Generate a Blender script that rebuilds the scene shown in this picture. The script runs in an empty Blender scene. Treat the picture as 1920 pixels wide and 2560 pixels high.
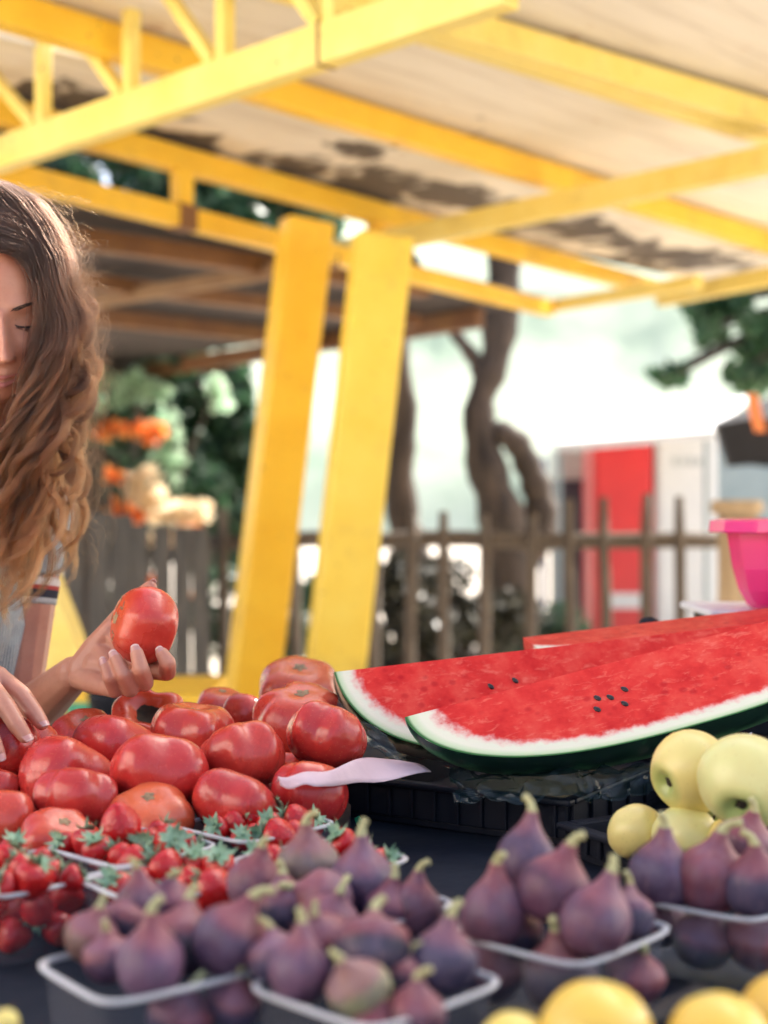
import bpy, math, random
import numpy as np
from mathutils import Vector, Matrix, Quaternion
R = math.radians
F = 3555.56; ZC = 1.22
SC = bpy.context.scene
COL = SC.collection
random.seed(7); RNG = np.random.default_rng(7)
WL = {}

def P(px, py, d):
    """the point at distance d that stands at a photo position"""
    return Vector(((px-960)/F*d, d, ZC-(py-1280)/F*d))
def PH(px, py, H):
    """the point H metres above eye level standing at a photo position"""
    return P(px, py, H*F/(1280-py))
def px(n, d): return n/F*d

# ---------------------------------------------------------------- materials
def new_mat(name):
    m = bpy.data.materials.new(name); m.use_nodes = True
    nt = m.node_tree; nt.nodes.clear()
    out = nt.nodes.new('ShaderNodeOutputMaterial')
    return m, nt, out
def pbsdf(nt, out, base=(.5,.5,.5), rough=.5, **kw):
    b = nt.nodes.new('ShaderNodeBsdfPrincipled')
    if not hasattr(base, 'is_output'): b.inputs['Base Color'].default_value = (*base, 1)
    else: nt.links.new(base, b.inputs['Base Color'])
    b.inputs['Roughness'].default_value = rough
    for k, v in kw.items():
        k = k.replace('_', ' ')
        b.inputs[k].default_value = v
    if out: nt.links.new(b.outputs[0], out.inputs[0])
    return b
def node(nt, t, **kw):
    n = nt.nodes.new(t)
    for k, v in kw.items():
        if k.startswith('i_'):
            n.inputs[int(k[2:]) if k[2:].isdigit() else k[2:]].default_value = v
        else: setattr(n, k, v)
    return n
def coord(nt, kind='Object', scale=(1,1,1), loc=(0,0,0), rot=(0,0,0)):
    tc = nt.nodes.new('ShaderNodeTexCoord'); mp = nt.nodes.new('ShaderNodeMapping')
    mp.inputs['Scale'].default_value = scale; mp.inputs['Location'].default_value = loc; mp.inputs['Rotation'].default_value = rot
    nt.links.new(tc.outputs[kind], mp.inputs[0]); return mp.outputs[0]
def noise(nt, vec, scale, detail=4, rough=.55, dist=0, W=None):
    n = nt.nodes.new('ShaderNodeTexNoise')
    n.inputs['Scale'].default_value = scale; n.inputs['Detail'].default_value = detail
    n.inputs['Roughness'].default_value = rough; n.inputs['Distortion'].default_value = dist
    if W is not None:
        n.noise_dimensions = '4D'; nt.links.new(W, n.inputs['W'])
    if vec is not None: nt.links.new(vec, n.inputs['Vector'])
    return n.outputs['Fac'] if 'Fac' in n.outputs else n.outputs[0]
def ramp(nt, fac, stops, interp='LINEAR'):
    r = nt.nodes.new('ShaderNodeValToRGB'); cr = r.color_ramp; cr.interpolation = interp
    while len(cr.elements) < len(stops): cr.elements.new(.5)
    for e, (p, c) in zip(cr.elements, stops):
        e.position = p; e.color = (*c, 1) if len(c) == 3 else c
    nt.links.new(fac, r.inputs[0]); return r.outputs[0]
def g(v): return (v, v, v)
def mixc(nt, fac, a, b, mode='MIX'):
    m = nt.nodes.new('ShaderNodeMix'); m.data_type = 'RGBA'; m.blend_type = mode
    for sock, v in ((0, fac), (6, a), (7, b)):
        if hasattr(v, 'is_output'): nt.links.new(v, m.inputs[sock])
        elif sock == 0: m.inputs[0].default_value = v
        else: m.inputs[sock].default_value = (*v, 1)
    return m.outputs[2]
def mth(nt, op, a, b=None, c=None):
    m = nt.nodes.new('ShaderNodeMath'); m.operation = op
    for i, v in enumerate((a, b, c)):
        if v is None: continue
        if hasattr(v, 'is_output'): nt.links.new(v, m.inputs[i])
        else: m.inputs[i].default_value = v
    return m.outputs[0]
def bump(nt, b, h, strength=.3, dist=.01):
    n = nt.nodes.new('ShaderNodeBump'); n.inputs['Strength'].default_value = strength; n.inputs['Distance'].default_value = dist
    nt.links.new(h, n.inputs['Height']); nt.links.new(n.outputs[0], b.inputs['Normal']); return n
def mat_simple(name, c1, c2=None, scale=8, rough=.5, bstr=0, bscale=None, bdist=.004, stretch=(1,1,1), **kw):
    """two-tone noise paint / wood / cloth"""
    m, nt, out = new_mat(name)
    c2 = c2 or tuple(v*.8 for v in c1)
    v = coord(nt, 'Object', stretch)
    n = noise(nt, v, scale, 5, .6)
    col = ramp(nt, n, [(.3, c2), (.7, c1)])
    b = pbsdf(nt, out, col, rough, **kw)
    if bstr: bump(nt, b, noise(nt, v, bscale or scale*4, 4), bstr, bdist)
    return m
def attr(nt, name):
    a = nt.nodes.new('ShaderNodeAttribute'); a.attribute_name = name; return a.outputs['Fac']
def objrand(nt): return nt.nodes.new('ShaderNodeObjectInfo').outputs['Random']
def objcolor(nt): return nt.nodes.new('ShaderNodeObjectInfo').outputs['Color']

# ---------------------------------------------------------------- objects
def mesh(name, verts, faces, mat=None, smooth=True, attrs=None):
    me = bpy.data.meshes.new(name)
    me.from_pydata([tuple(v) for v in verts], [], [tuple(f) for f in faces])
    mats = mat if isinstance(mat, (list, tuple)) else ([mat] if mat else [])
    for mm in mats: me.materials.append(mm)
    if smooth: me.polygons.foreach_set('use_smooth', [True]*len(me.polygons))
    if attrs:
        for k, v in attrs.items():
            a = me.attributes.new(k, 'FLOAT', 'POINT'); a.data.foreach_set('value', np.asarray(v, dtype=np.float32))
    me.update(); return me
def mesh_np(name, V, Q, mat, smooth=False):
    """fast mesh from numpy arrays, V (n,3), Q (m,k)"""
    me = bpy.data.meshes.new(name); n, k = Q.shape
    me.vertices.add(len(V)); me.vertices.foreach_set('co', V.astype(np.float32).ravel())
    me.loops.add(n*k); me.loops.foreach_set('vertex_index', Q.astype(np.int32).ravel())
    me.polygons.add(n); me.polygons.foreach_set('loop_start', np.arange(0, n*k, k, dtype=np.int32))
    me.polygons.foreach_set('use_smooth', np.full(n, smooth))
    me.materials.append(mat); me.update(calc_edges=True); me.validate(); return me
def link(name, me, loc=(0,0,0), parent=None):
    o = bpy.data.objects.new(name, me); COL.objects.link(o); o.location = loc
    if parent: o.parent = parent
    return o
def tag(o, label=None, cat=None, group=None, kind=None):
    if label: o['label'] = label
    if cat: o['category'] = cat
    if group: o['group'] = group
    if kind: o['kind'] = kind
    return o
def thing(name, loc, label, cat, group=None):
    o = bpy.data.objects.new(name, None); COL.objects.link(o); o.location = loc; o.empty_display_size = .05
    WL[o.name] = Vector(loc); return tag(o, label, cat, group)
def solid(name, vf, mat, parent=None, origin=None, smooth=False, attrs=None):
    """world-space verts/faces -> object; its origin is the parent's base or its own"""
    verts, faces = vf
    if parent is not None:
        off = WL[parent.name]; o0 = Vector((0,0,0))
    else:
        off = Vector(origin) if origin is not None else Vector((0,0,0)); o0 = off
    me = mesh(name, [Vector(v)-off for v in verts], faces, mat, smooth, attrs)
    o = link(name, me, o0, parent)
    WL[o.name] = off
    return o
class MB:
    """collects pieces of ONE part"""
    def __init__(s): s.v = []; s.f = []
    def add(s, vf):
        n = len(s.v); s.v += [Vector(q) for q in vf[0]]; s.f += [tuple(i+n for i in f) for f in vf[1]]; return s
    @property
    def vf(s): return (s.v, s.f)
def box(c, sz, rot=None):
    h = Vector(sz)/2; vs = []
    for z in (-1,1):
        for y in (-1,1):
            for x in (-1,1):
                v = Vector((x*h.x, y*h.y, z*h.z))
                if rot: v = rot @ v
                vs.append(Vector(c)+v)
    return vs, [(0,2,3,1),(4,5,7,6),(0,1,5,4),(2,6,7,3),(0,4,6,2),(1,3,7,5)]
def bbox(c, sz, rot=None, bev=.004):
    """box with bevelled edges"""
    import bmesh
    bm = bmesh.new(); vs, fs = box((0,0,0), sz)
    bv = [bm.verts.new(v) for v in vs]
    for f in fs: bm.faces.new([bv[i] for i in f])
    bmesh.ops.bevel(bm, geom=list(bm.edges), offset=bev, segments=2, affect='EDGES', profile=.5)
    bm.verts.index_update()
    V = []
    for v in bm.verts:
        q = v.co.copy()
        if rot: q = rot @ q
        V.append(q+Vector(c))
    Fs = [tuple(v.index for v in f.verts) for f in bm.faces]; bm.free()
    return V, Fs
def axes_rot(xa, up=(0,0,1)):
    x = Vector(xa).normalized(); u = Vector(up)
    y = u.cross(x)
    if y.length < 1e-5: y = Vector((0,1,0)).cross(x)
    y.normalize(); z = x.cross(y)
    return Matrix((x, y, z)).transposed()
def beam(a, b, w, h, up=(0,0,1), bev=.004, ext0=0, ext1=0):
    a = Vector(a); b = Vector(b); d = (b-a).normalized(); a = a-d*ext0; b = b+d*ext1
    return bbox((a+b)/2, ((b-a).length, w, h), axes_rot(b-a, up), bev)
def tube(pts, rad, n=12, cap=True):
    """tube through pts with a radius per point (a number or a list)"""
    pts = [Vector(p) for p in pts]; k = len(pts)
    rad = [rad]*k if not hasattr(rad, '__len__') else rad
    V = []; Fs = []; prev = None
    for i, p in enumerate(pts):
        t = (pts[min(i+1, k-1)]-pts[max(i-1, 0)]).normalized()
        if prev is None:
            u = t.cross(Vector((.3,.9,.2))).normalized()
        else: u = (prev-t*prev.dot(t)).normalized()
        prev = u; w = t.cross(u)
        for j in range(n):
            a = 2*math.pi*j/n; V.append(p+(u*math.cos(a)+w*math.sin(a))*rad[i])
    for i in range(k-1):
        for j in range(n):
            Fs.append((i*n+j, i*n+(j+1)%n, (i+1)*n+(j+1)%n, (i+1)*n+j))
    if cap:
        Fs.append(tuple(range(n-1, -1, -1))); Fs.append(tuple((k-1)*n+j for j in range(n)))
    return V, Fs
def lathe(prof, n=32, c=(0,0,0), mod=None, cap=True):
    V = []; Fs = []; c = Vector(c)
    for i, (r, z) in enumerate(prof):
        for j in range(n):
            a = 2*math.pi*j/n; rr = r*(mod(a, i) if mod else 1)
            V.append(c+Vector((rr*math.cos(a), rr*math.sin(a), z)))
    k = len(prof)
    for i in range(k-1):
        for j in range(n): Fs.append((i*n+j, i*n+(j+1)%n, (i+1)*n+(j+1)%n, (i+1)*n+j))
    if cap:
        Fs.append(tuple(range(n-1, -1, -1))); Fs.append(tuple((k-1)*n+j for j in range(n)))
    return V, Fs
def smoothpath(pts, n):
    """Catmull-Rom through pts, n samples"""
    pts = [Vector(p) for p in pts]; out = []; k = len(pts)-1
    for s in range(n):
        t = s/(n-1)*k; i = min(int(t), k-1); f = t-i
        p0 = pts[max(i-1,0)]; p1 = pts[i]; p2 = pts[i+1]; p3 = pts[min(i+2,k)]
        out.append(.5*((2*p1)+(p2-p0)*f+(2*p0-5*p1+4*p2-p3)*f*f+(3*p1-p0-3*p2+p3)*f**3))
    return out
U2 = Vector((.7071, .7071, 0)); V2 = Vector((.7071, -.7071, 0))
def UV(u, v, z): return U2*u+V2*v+Vector((0,0,z))
def ruv(q): return ((q.x+q.y)*.7071, (q.x-q.y)*.7071)
# ================================================================ camera, light, sky
cam = bpy.data.cameras.new('camera'); co = bpy.data.objects.new('camera', cam); COL.objects.link(co)
co.location = (0,0,ZC); co.rotation_euler = (R(90),0,0)
cam.sensor_fit = 'VERTICAL'; cam.sensor_height = 36; cam.sensor_width = 27; cam.lens = 50
cam.clip_start = .05; cam.clip_end = 3000
cam.dof.use_dof = True; cam.dof.focus_distance = 1.57; cam.dof.aperture_fstop = 3.1; cam.dof.aperture_blades = 0
SC.camera = co
SUN_EL, SUN_AZ = 40, 45          # azimuth from +Y towards +X: behind the stall, to the right
sd = Vector((math.cos(R(SUN_EL))*math.sin(R(SUN_AZ)), math.cos(R(SUN_EL))*math.cos(R(SUN_AZ)), math.sin(R(SUN_EL))))
sun = bpy.data.lights.new('sun', 'SUN'); sun.energy = 4.5; sun.angle = R(.5); sun.color = (1,.95,.88)
so = bpy.data.objects.new('sun', sun); COL.objects.link(so); so.rotation_euler = sd.to_track_quat('Z','Y').to_euler(); so.location = (0,0,20)
w = bpy.data.worlds.new('World'); SC.world = w; w.use_nodes = True
nt = w.node_tree; bg = nt.nodes['Background']
sky = nt.nodes.new('ShaderNodeTexSky'); sky.sky_type = 'NISHITA'; sky.sun_disc = False
sky.sun_elevation = R(SUN_EL); sky.sun_rotation = R(SUN_AZ); sky.air_density = .8; sky.dust_density = 5.0; sky.ozone_density = .4
nt.links.new(sky.outputs[0], bg.inputs[0]); bg.inputs[1].default_value = .15
SC.view_settings.view_transform = 'Standard'; SC.view_settings.look = 'None'; SC.view_settings.gamma = 1
SC.view_settings.exposure = 1.72; SC.view_settings.use_curve_mapping = False
SC.render.engine = 'CYCLES'
cy = SC.cycles
cy.use_denoising = True; cy.use_adaptive_sampling = True; cy.adaptive_threshold = .015
try: cy.denoiser = 'OPENIMAGEDENOISE'
except Exception: pass
cy.caustics_reflective = False; cy.caustics_refractive = False
cy.max_bounces = 10; cy.transparent_max_bounces = 24; cy.diffuse_bounces = 5; cy.glossy_bounces = 4; cy.sample_clamp_indirect = 8

# ================================================================ materials of the setting
def yellow_mat(name, a, b, rough=.45):
    m, nt, out = new_mat(name)
    v = coord(nt)
    col = ramp(nt, noise(nt, v, 5, 6, .6), [(.3, b), (.68, a)])
    chips = ramp(nt, noise(nt, v, 38, 4, .65), [(.30, g(1)), (.34, g(0))])
    col = mixc(nt, chips, col, (.20,.11,.04))
    dirt = ramp(nt, noise(nt, coord(nt, scale=(1,1,1), loc=(3,1,2)), 2.2, 5, .7), [(.55, g(0)), (.8, g(.55))])
    col = mixc(nt, dirt, col, (.36,.22,.06))
    bb = pbsdf(nt, out, col, rough)
    bump(nt, bb, noise(nt, v, 60, 3), .25, .002)
    return m
M_YEL = yellow_mat('yellow_paint', (.80,.67,.21), (.78,.60,.13))
M_YEL2 = yellow_mat('yellow_paint_warm', (.86,.56,.045), (.80,.47,.028))
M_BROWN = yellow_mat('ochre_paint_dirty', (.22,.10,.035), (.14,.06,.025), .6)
def ceiling_mat():
    m, nt, out = new_mat('roof_plywood')
    geo = nt.nodes.new('ShaderNodeNewGeometry')
    rot = nt.nodes.new('ShaderNodeVectorRotate'); rot.rotation_type = 'Z_AXIS'; rot.inputs['Angle'].default_value = R(-45)
    nt.links.new(geo.outputs['Position'], rot.inputs['Vector'])
    mp = nt.nodes.new('ShaderNodeMapping'); mp.inputs['Scale'].default_value = (.5,6,1); nt.links.new(rot.outputs[0], mp.inputs[0])
    grain = noise(nt, mp.outputs[0], 3, 6, .65, .4)
    col = ramp(nt, grain, [(.3,(.58,.52,.44)), (.5,(.74,.69,.60)), (.75,(.81,.77,.69))])
    spots = ramp(nt, noise(nt, rot.outputs[0], 6, 3), [(.68,g(0)), (.76,g(.6))])
    col = mixc(nt, spots, col, (.42,.22,.09))
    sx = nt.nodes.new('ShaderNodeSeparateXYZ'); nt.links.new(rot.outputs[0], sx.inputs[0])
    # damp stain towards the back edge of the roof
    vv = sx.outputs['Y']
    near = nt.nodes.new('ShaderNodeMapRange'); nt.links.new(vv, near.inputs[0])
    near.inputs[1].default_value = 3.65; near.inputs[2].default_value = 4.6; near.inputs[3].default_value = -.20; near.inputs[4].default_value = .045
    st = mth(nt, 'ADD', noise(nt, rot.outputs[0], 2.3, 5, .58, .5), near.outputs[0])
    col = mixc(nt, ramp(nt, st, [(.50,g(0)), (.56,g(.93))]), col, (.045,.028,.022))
    b = pbsdf(nt, out, col, .75); bump(nt, b, grain, .2, .004)
    return m
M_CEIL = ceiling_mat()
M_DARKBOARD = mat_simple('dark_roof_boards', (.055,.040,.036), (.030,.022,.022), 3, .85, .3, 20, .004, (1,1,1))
M_FENCE = mat_simple('weathered_fence_wood', (.145,.115,.088), (.07,.056,.046), 6, .85, .5, 30, .004, (6,6,.8))
M_FENCEDK = mat_simple('grey_fence_boards', (.115,.11,.10), (.05,.05,.05), 5, .85, .5, 30, .004, (6,6,.8))
M_LOG = mat_simple('pale_log', (.50,.38,.24), (.36,.26,.15), 6, .8, .5, 30, .004, (5,5,.8))
M_BARK = mat_simple('tree_bark', (.115,.085,.065), (.024,.019,.017), 4.5, .9, .9, 22, .02, (2,2,.6))
def ground_mat():
    m, nt, out = new_mat('sandy_ground')
    v = coord(nt)
    c = ramp(nt, noise(nt, v, .8, 8, .65), [(.3,(.48,.42,.34)), (.7,(.64,.58,.48))])
    c = mixc(nt, ramp(nt, noise(nt, v, 30, 4), [(.55,g(0)), (.75,g(.5))]), c, (.25,.20,.15))
    b = pbsdf(nt, out, c, .9); bump(nt, b, noise(nt, v, 40, 5), .6, .02); return m
M_GROUND = ground_mat()
def leaf_mat(name, c1, c2, trans=.35):
    m, nt, out = new_mat(name)
    geo = nt.nodes.new('ShaderNodeNewGeometry')
    col = ramp(nt, geo.outputs['Random Per Island'], [(0,c2), (1,c1)])
    b = pbsdf(nt, None, col, .45)
    t = nt.nodes.new('ShaderNodeBsdfTranslucent'); nt.links.new(col, t.inputs[0])
    mx = nt.nodes.new('ShaderNodeMixShader'); mx.inputs[0].default_value = trans
    nt.links.new(b.outputs[0], mx.inputs[1]); nt.links.new(t.outputs[0], mx.inputs[2]); nt.links.new(mx.outputs[0], out.inputs[0])
    return m
M_LEAF = leaf_mat('leaf_dark', (.050,.115,.055), (.018,.052,.032))
M_LEAF2 = leaf_mat('leaf_mid', (.075,.16,.06), (.03,.08,.04))
M_FLOWER = leaf_mat('blossom_orange', (.85,.17,.03), (.80,.42,.12), .65)
M_FLOWER2 = leaf_mat('blossom_cream', (.85,.77,.58), (.82,.66,.45), .65)

# ================================================================ ground
gr = solid('ground', ([(-1800,-1800,0),(1800,-1800,0),(1800,1800,0),(-1800,1800,0)], [(0,1,2,3)]), M_GROUND); tag(gr, kind='structure')

# added hillside beyond the market; haze and overexposure painted into its pale colour
def hill():
    nx, ny = 70, 22; V = []; Fs = []
    from mathutils import noise as mn
    for i in range(nx+1):
        for j in range(ny+1):
            a = R(-38+76*i/nx); t = j/ny; d = 62+46*t; x, y = d*math.sin(a)*1.0, d*math.cos(a)
            h = (t**.8)*(24+5*math.sin(a*5+1))+1.6*mn.noise(Vector((x*.09,y*.09,0)))*min(1,t*4)+.7*mn.noise(Vector((x*.35,y*.35,3)))*min(1,t*4)
            V.append((x,y,max(-.3,h)-.25))
    for i in range(nx):
        for j in range(ny): k = i*(ny+1)+j; Fs.append((k,k+1,k+ny+2,k+ny+1))
    return V, Fs
def hill_mat():
    m, nt, out = new_mat('hazed_hillside'); v = coord(nt)
    c = ramp(nt, noise(nt, v, .22, 6, .65), [(.30,(.34,.43,.31)),(.5,(.50,.57,.42)),(.75,(.66,.70,.55))])
    pbsdf(nt, out, c, .95, Specular_IOR_Level=.1); return m
tag(solid('added_hillside', hill(), hill_mat(), smooth=True), kind='structure')

# ================================================================ the yellow market canopy
can = thing('market_canopy', (0,5,0), 'yellow painted steel and timber market canopy with plywood roof on leaning pillars', 'canopy')
CH = 1.5
# bottom chord of the front lattice girder and its lattice
c0, c1 = PH(0,388,1.2), PH(1000,52,1.2)
dc = (c1-c0).normalized()
def on_chord(p, a=c0, b=c1):
    lo, hi = -3.0, 4.0          # point of the chord at image column p, column grows along the chord
    for _ in range(60):
        m = (lo+hi)/2; q = a+(b-a)*m
        if 960+F*q.x/q.y < p: lo = m
        else: hi = m
    return a+(b-a)*lo
TOPH = 1.72
up = Vector((0,0,1))
solid('girder_chord', beam(c0, c1, .06, .108, ext0=1.2, ext1=.35), M_YEL, can)
tc0, tc1 = Vector((c0.x,c0.y,ZC+TOPH)), Vector((c1.x,c1.y,ZC+TOPH))
solid('girder_chord', beam(tc0, tc1, .055, .07, ext0=1.2, ext1=.35), M_YEL, can)
verts_p = [-120, 108, 328, 562, 832]
vp = [on_chord(p) for p in verts_p]
for i, q in enumerate(vp):
    solid('girder_post', beam(q+up*.054, Vector((q.x,q.y,ZC+TOPH-.035)), .042, .042, up=dc), M_YEL, can)
    if i+1 < len(vp):
        q2 = vp[i+1]-dc*.05
        solid('girder_brace', beam(Vector((q.x,q.y,ZC+TOPH-.04))+dc*.03, q2+up*.06, .038, .036, up=dc), M_YEL, can)
# weld seam on the chord
s = on_chord(812); solid('weld_seam', beam(s-up*.0+dc*.0, s+dc*.012, .0645, .1135, bev=.002), M_BROWN, can)
# rafters (run away to the right)
def rafter(a, b, w=.07, h=.11, mat=M_YEL2, e0=0, e1=0, name='rafter', par=can): return solid(name, beam(a, b, w, h, ext0=e0, ext1=e1), mat, par)
rafter(PH(1133,80,1.43), PH(1886,315,1.43), .08, .10, M_YEL, 1.6, 2.2)
rafter(PH(480,168,1.43), PH(1920,606,1.43), .075, .10, M_YEL2, 1.0, 1.4)
rafter(PH(266,352,1.42), PH(1690,735,1.42), .075, .10, M_YEL2, 1.2, 0)
l4a, l4b = PH(0,432,1.18), PH(1372,772,1.18)
rafter(l4a, l4b, .07, .085, M_YEL2, 1.5, 0)
rafter(PH(700,-60,1.43), PH(1500,170,1.43)+Vector((0,0,.0)), .07, .09, M_YEL, 1.0, 2.5)
# posts between the two back chords
for p in (455, 938):
    q = on_chord(p, l4a, l4b)
    solid('short_post', beam(q+up*.045, Vector((q.x,q.y,ZC+1.375)), .075, .06, up=dc), M_YEL2, can)
q = on_chord(455, l4a, l4b); solid('joint_plate', bbox(q, (.10,.086,.10), axes_rot(l4b-l4a)), M_BROWN, can)
# cross beams (run away to the left)
b2a, b2b = PH(1191,556,1.28), PH(1886,408,1.28)
solid('cross_beam', beam(b2a, b2b, .07, .10, ext0=1.25, ext1=1.0), M_YEL, can)
solid('cross_beam', beam(PH(1690,738,1.30), PH(1920,692,1.30), .07, .10, ext0=.15, ext1=2.5), M_YEL, can)
solid('cross_beam', beam(PH(1376,766,1.2), PH(1640,722,1.2), .06, .07, ext0=.0, ext1=.3), M_YEL, can)
# leaning pillars
def pillar(top, pbx, pby, d, wdt, dep, yaw):
    b = P(pbx, pby, d); t = top
    k = (t.z)/(t.z-b.z); foot = t+(b-t)*k
    ax = (t-foot).normalized()
    fx = Matrix.Rotation(R(yaw),3,'Z') @ Vector((1,0,0)); fx = (fx-ax*fx.dot(ax)).normalized(); fy = ax.cross(fx)
    rot = Matrix((fx, fy, ax)).transposed()
    return bbox((t+foot)/2, (wdt, dep, (t-foot).length), rot, .012), foot
pv, f1 = pillar(P(768,552,5.85), 632,1705,5.85, .20,.14, 24); solid('pillar', pv, M_YEL2, can)
pv, f2 = pillar(P(958,590,5.5), 838,1670,5.5, .215,.15, 14); solid('pillar', pv, yellow_mat('yellow_paint_golden', (.86,.66,.10), (.83,.58,.06)), can)
for ft in (f1, f2): solid('pillar_foot', bbox(Vector((ft.x,ft.y,.02)), (.36,.30,.04)), M_BROWN, can)
# roof boarding, three bays plus an unseen one added to shade the table, real sheets 18 mm thick
def sheet(corners, z, th=.018):
    n = len(corners); V = [(c[0],c[1],z) for c in corners]+[(c[0],c[1],z+th) for c in corners]
    Fs = [tuple(range(n-1,-1,-1)), tuple(range(n,2*n))]+[(i,(i+1)%n,n+(i+1)%n,n+i) for i in range(n)]
    return V, Fs
def uvp(*L): return [tuple(UV(u,v,0)[:2]) for u, v in L]
UF = 1.95
zc = ZC+CH
solid('roof_board', sheet(uvp((2.28,.6),(9.5,.6),(9.5,-1.375),(2.28,-1.375)), zc), M_CEIL, can)  # the unseen bay, carried out sideways to keep sun off the fruit
solid('roof_board', sheet(uvp((2.42,-1.38),(9.5,-1.38),(9.5,-2.99),(2.4,-2.99)), zc), M_CEIL, can)  # front edge, out of view, set so sun reaches the hair
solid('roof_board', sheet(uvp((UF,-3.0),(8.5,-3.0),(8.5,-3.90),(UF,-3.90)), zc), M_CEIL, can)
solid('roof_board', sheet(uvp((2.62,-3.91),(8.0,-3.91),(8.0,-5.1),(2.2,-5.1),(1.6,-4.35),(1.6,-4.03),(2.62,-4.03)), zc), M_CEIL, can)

# ================================================================ the darker canopy behind
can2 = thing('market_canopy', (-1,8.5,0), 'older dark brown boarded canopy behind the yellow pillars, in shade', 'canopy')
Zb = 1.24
fe0, fe1 = PH(-500,330,Zb), PH(1372,764,Zb)
be0, be1 = PH(-300,1000,Zb), PH(1180,790,Zb)
sh = sheet([fe0[:2], fe1[:2], be1[:2], be0[:2]], ZC+Zb+.02, .03)
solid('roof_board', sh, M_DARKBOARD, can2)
for a, b, t in (((120,585),(690,668),.09), ((230,790),(700,842),.10), ((100,690),(720,765),.08)):
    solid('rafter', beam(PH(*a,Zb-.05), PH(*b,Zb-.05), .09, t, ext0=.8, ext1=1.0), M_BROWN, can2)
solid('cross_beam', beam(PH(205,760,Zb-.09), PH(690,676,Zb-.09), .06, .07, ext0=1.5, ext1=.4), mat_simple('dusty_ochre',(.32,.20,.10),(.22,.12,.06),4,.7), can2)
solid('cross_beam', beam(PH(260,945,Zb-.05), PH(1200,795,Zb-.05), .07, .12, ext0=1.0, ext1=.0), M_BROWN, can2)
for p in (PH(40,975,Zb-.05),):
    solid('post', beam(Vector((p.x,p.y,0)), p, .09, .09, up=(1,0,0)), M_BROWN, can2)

# ================================================================ yellow trestle and counter at the left
tr = thing('trestle', tuple(P(170,2300,4.5)[:2])+(0,), 'yellow raked A-shaped trestle behind the woman in the grey tee', 'trestle')
a, b = P(15,1250,4.5), P(228,1800,4.5); k = a.z/(a.z-b.z); foot = a+(b-a)*k
solid('leg', beam(a, foot, .12, .16, up=(0,1,0)), M_YEL, tr)
foot2 = Vector((2*a.x-foot.x-.1, foot.y+.02, 0))
solid('leg', beam(a+Vector((-.1,0,0)), foot2, .12, .13, up=(0,1,0)), M_YEL, tr)
solid('crossbar', beam(a+Vector((-.25,0,.03)), a+Vector((.15,0,.03)), .14, .08), M_YEL, tr)
ct = thing('counter', tuple(P(300,2200,4.15)[:2])+(0,), 'low yellow counter with a green edge strip, behind the tomato pile', 'counter')
tl, trr = P(-80,1757,4.15), P(520,1757,4.15)
solid('counter_top', bbox((tl+trr)/2+Vector((0,.25,0)), ((trr-tl).length,.5,.045)), M_YEL2, ct)
solid('front_panel', bbox(Vector(((tl.x+trr.x)/2-.28,4.22,(tl.z-.03)/2)), ((trr.x-tl.x)-.62,.03,tl.z-.032)), mat_simple('tan_yellow',(.50,.36,.12),(.40,.27,.09),4,.7), ct)
ga, gb = P(60,1770,4.13), P(272,1770,4.13)
solid('edge_strip', bbox((ga+gb)/2+Vector((0,-.245+.25,0)), ((gb-ga).length,.012,.03)), mat_simple('green_strip',(.06,.35,.20),(.04,.26,.15),5,.5), ct)
for xx in (tl.x+.06, trr.x-.06): solid('leg', bbox((xx,4.55,(tl.z-.03)/2), (.05,.05,tl.z-.03)), M_YEL2, ct)
bk = P(280,1790,3.95)
solid_b = lathe([(.02,0),(.055,.002),(.065,.11),(.071,.115),(.071,.124),(.062,.124),(.05,.02),(.02,.015)], 24, (bk.x,bk.y,bk.z-.06), cap=False)
stl = thing('stool', (bk.x,bk.y,0), 'small dark stool with a black tub fixed on top, behind the tomatoes', 'stool')
M_BLK = mat_simple('black_plastic', (.016,.018,.026), (.010,.012,.018), 20, .5, .15, 120, .001, Specular_IOR_Level=.16)
solid('tub', solid_b, M_BLK, stl, smooth=True)
solid('seat', bbox((bk.x,bk.y,bk.z-.075), (.2,.2,.025)), M_BLK, stl)
for sx in (-1,1):
    for sy in (-1,1): solid('leg', tube([(bk.x+sx*.1,bk.y+sy*.1,0),(bk.x+sx*.075,bk.y+sy*.075,bk.z-.088)], .012, 8), M_BLK, stl)

# ================================================================ fences
fy = 7.6
fe = thing('picket_fence', (1.2,fy,0), 'rustic fence of thin grey-brown wooden pickets behind the yellow pillars', 'fence')
def fx(p, d=fy): return (p-960)/F*d
rr = random.Random(3)
for i, p in enumerate([560,655,745,842,930,1022,1112,1205,1318,1425,1515,1605,1705]):
    top = ZC-((1245 if p > 1380 else 1275)+rr.uniform(-12,12)-1280)/F*fy
    x = fx(p); tl_ = rr.uniform(-.03,.03)
    hh = [0,.35,.7,1.05,top]
    solid('picket', tube([(x+tl_*(z/1.3)+rr.uniform(-.006,.006),fy-.05,z) for z in hh], [.034,.032,.031,.030,.023], 9), M_FENCE, fe, smooth=True)
zr = ZC-(1352-1280)/F*fy
for z0, r0 in ((zr,.044),(.30,.036)):
    pts = [(fx(q),fy+.005,z0+rr.uniform(-.015,.015)) for q in range(520,1860,130)]
    solid('rail', tube(pts, r0, 9), M_FENCE, fe, smooth=True)
fl = thing('board_fence', (-1.4,fy-.3,0), 'dark grey board fence with narrow gaps, left of the leaning pillars', 'fence')
fy2 = fy-.3
xs = fx(-260, fy2)
while xs < fx(520, fy2):
    wd = rr.uniform(.075,.125); top = ZC-(1300+rr.uniform(-25,25)-1280)/F*fy2
    solid('board', bbox((xs+wd/2,fy2,top/2), (wd,.022,top), Matrix.Rotation(rr.uniform(-.012,.012),3,'Y')), M_FENCEDK, fl)
    xs += wd+rr.choice([.004,.006,.008,.03])
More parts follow.
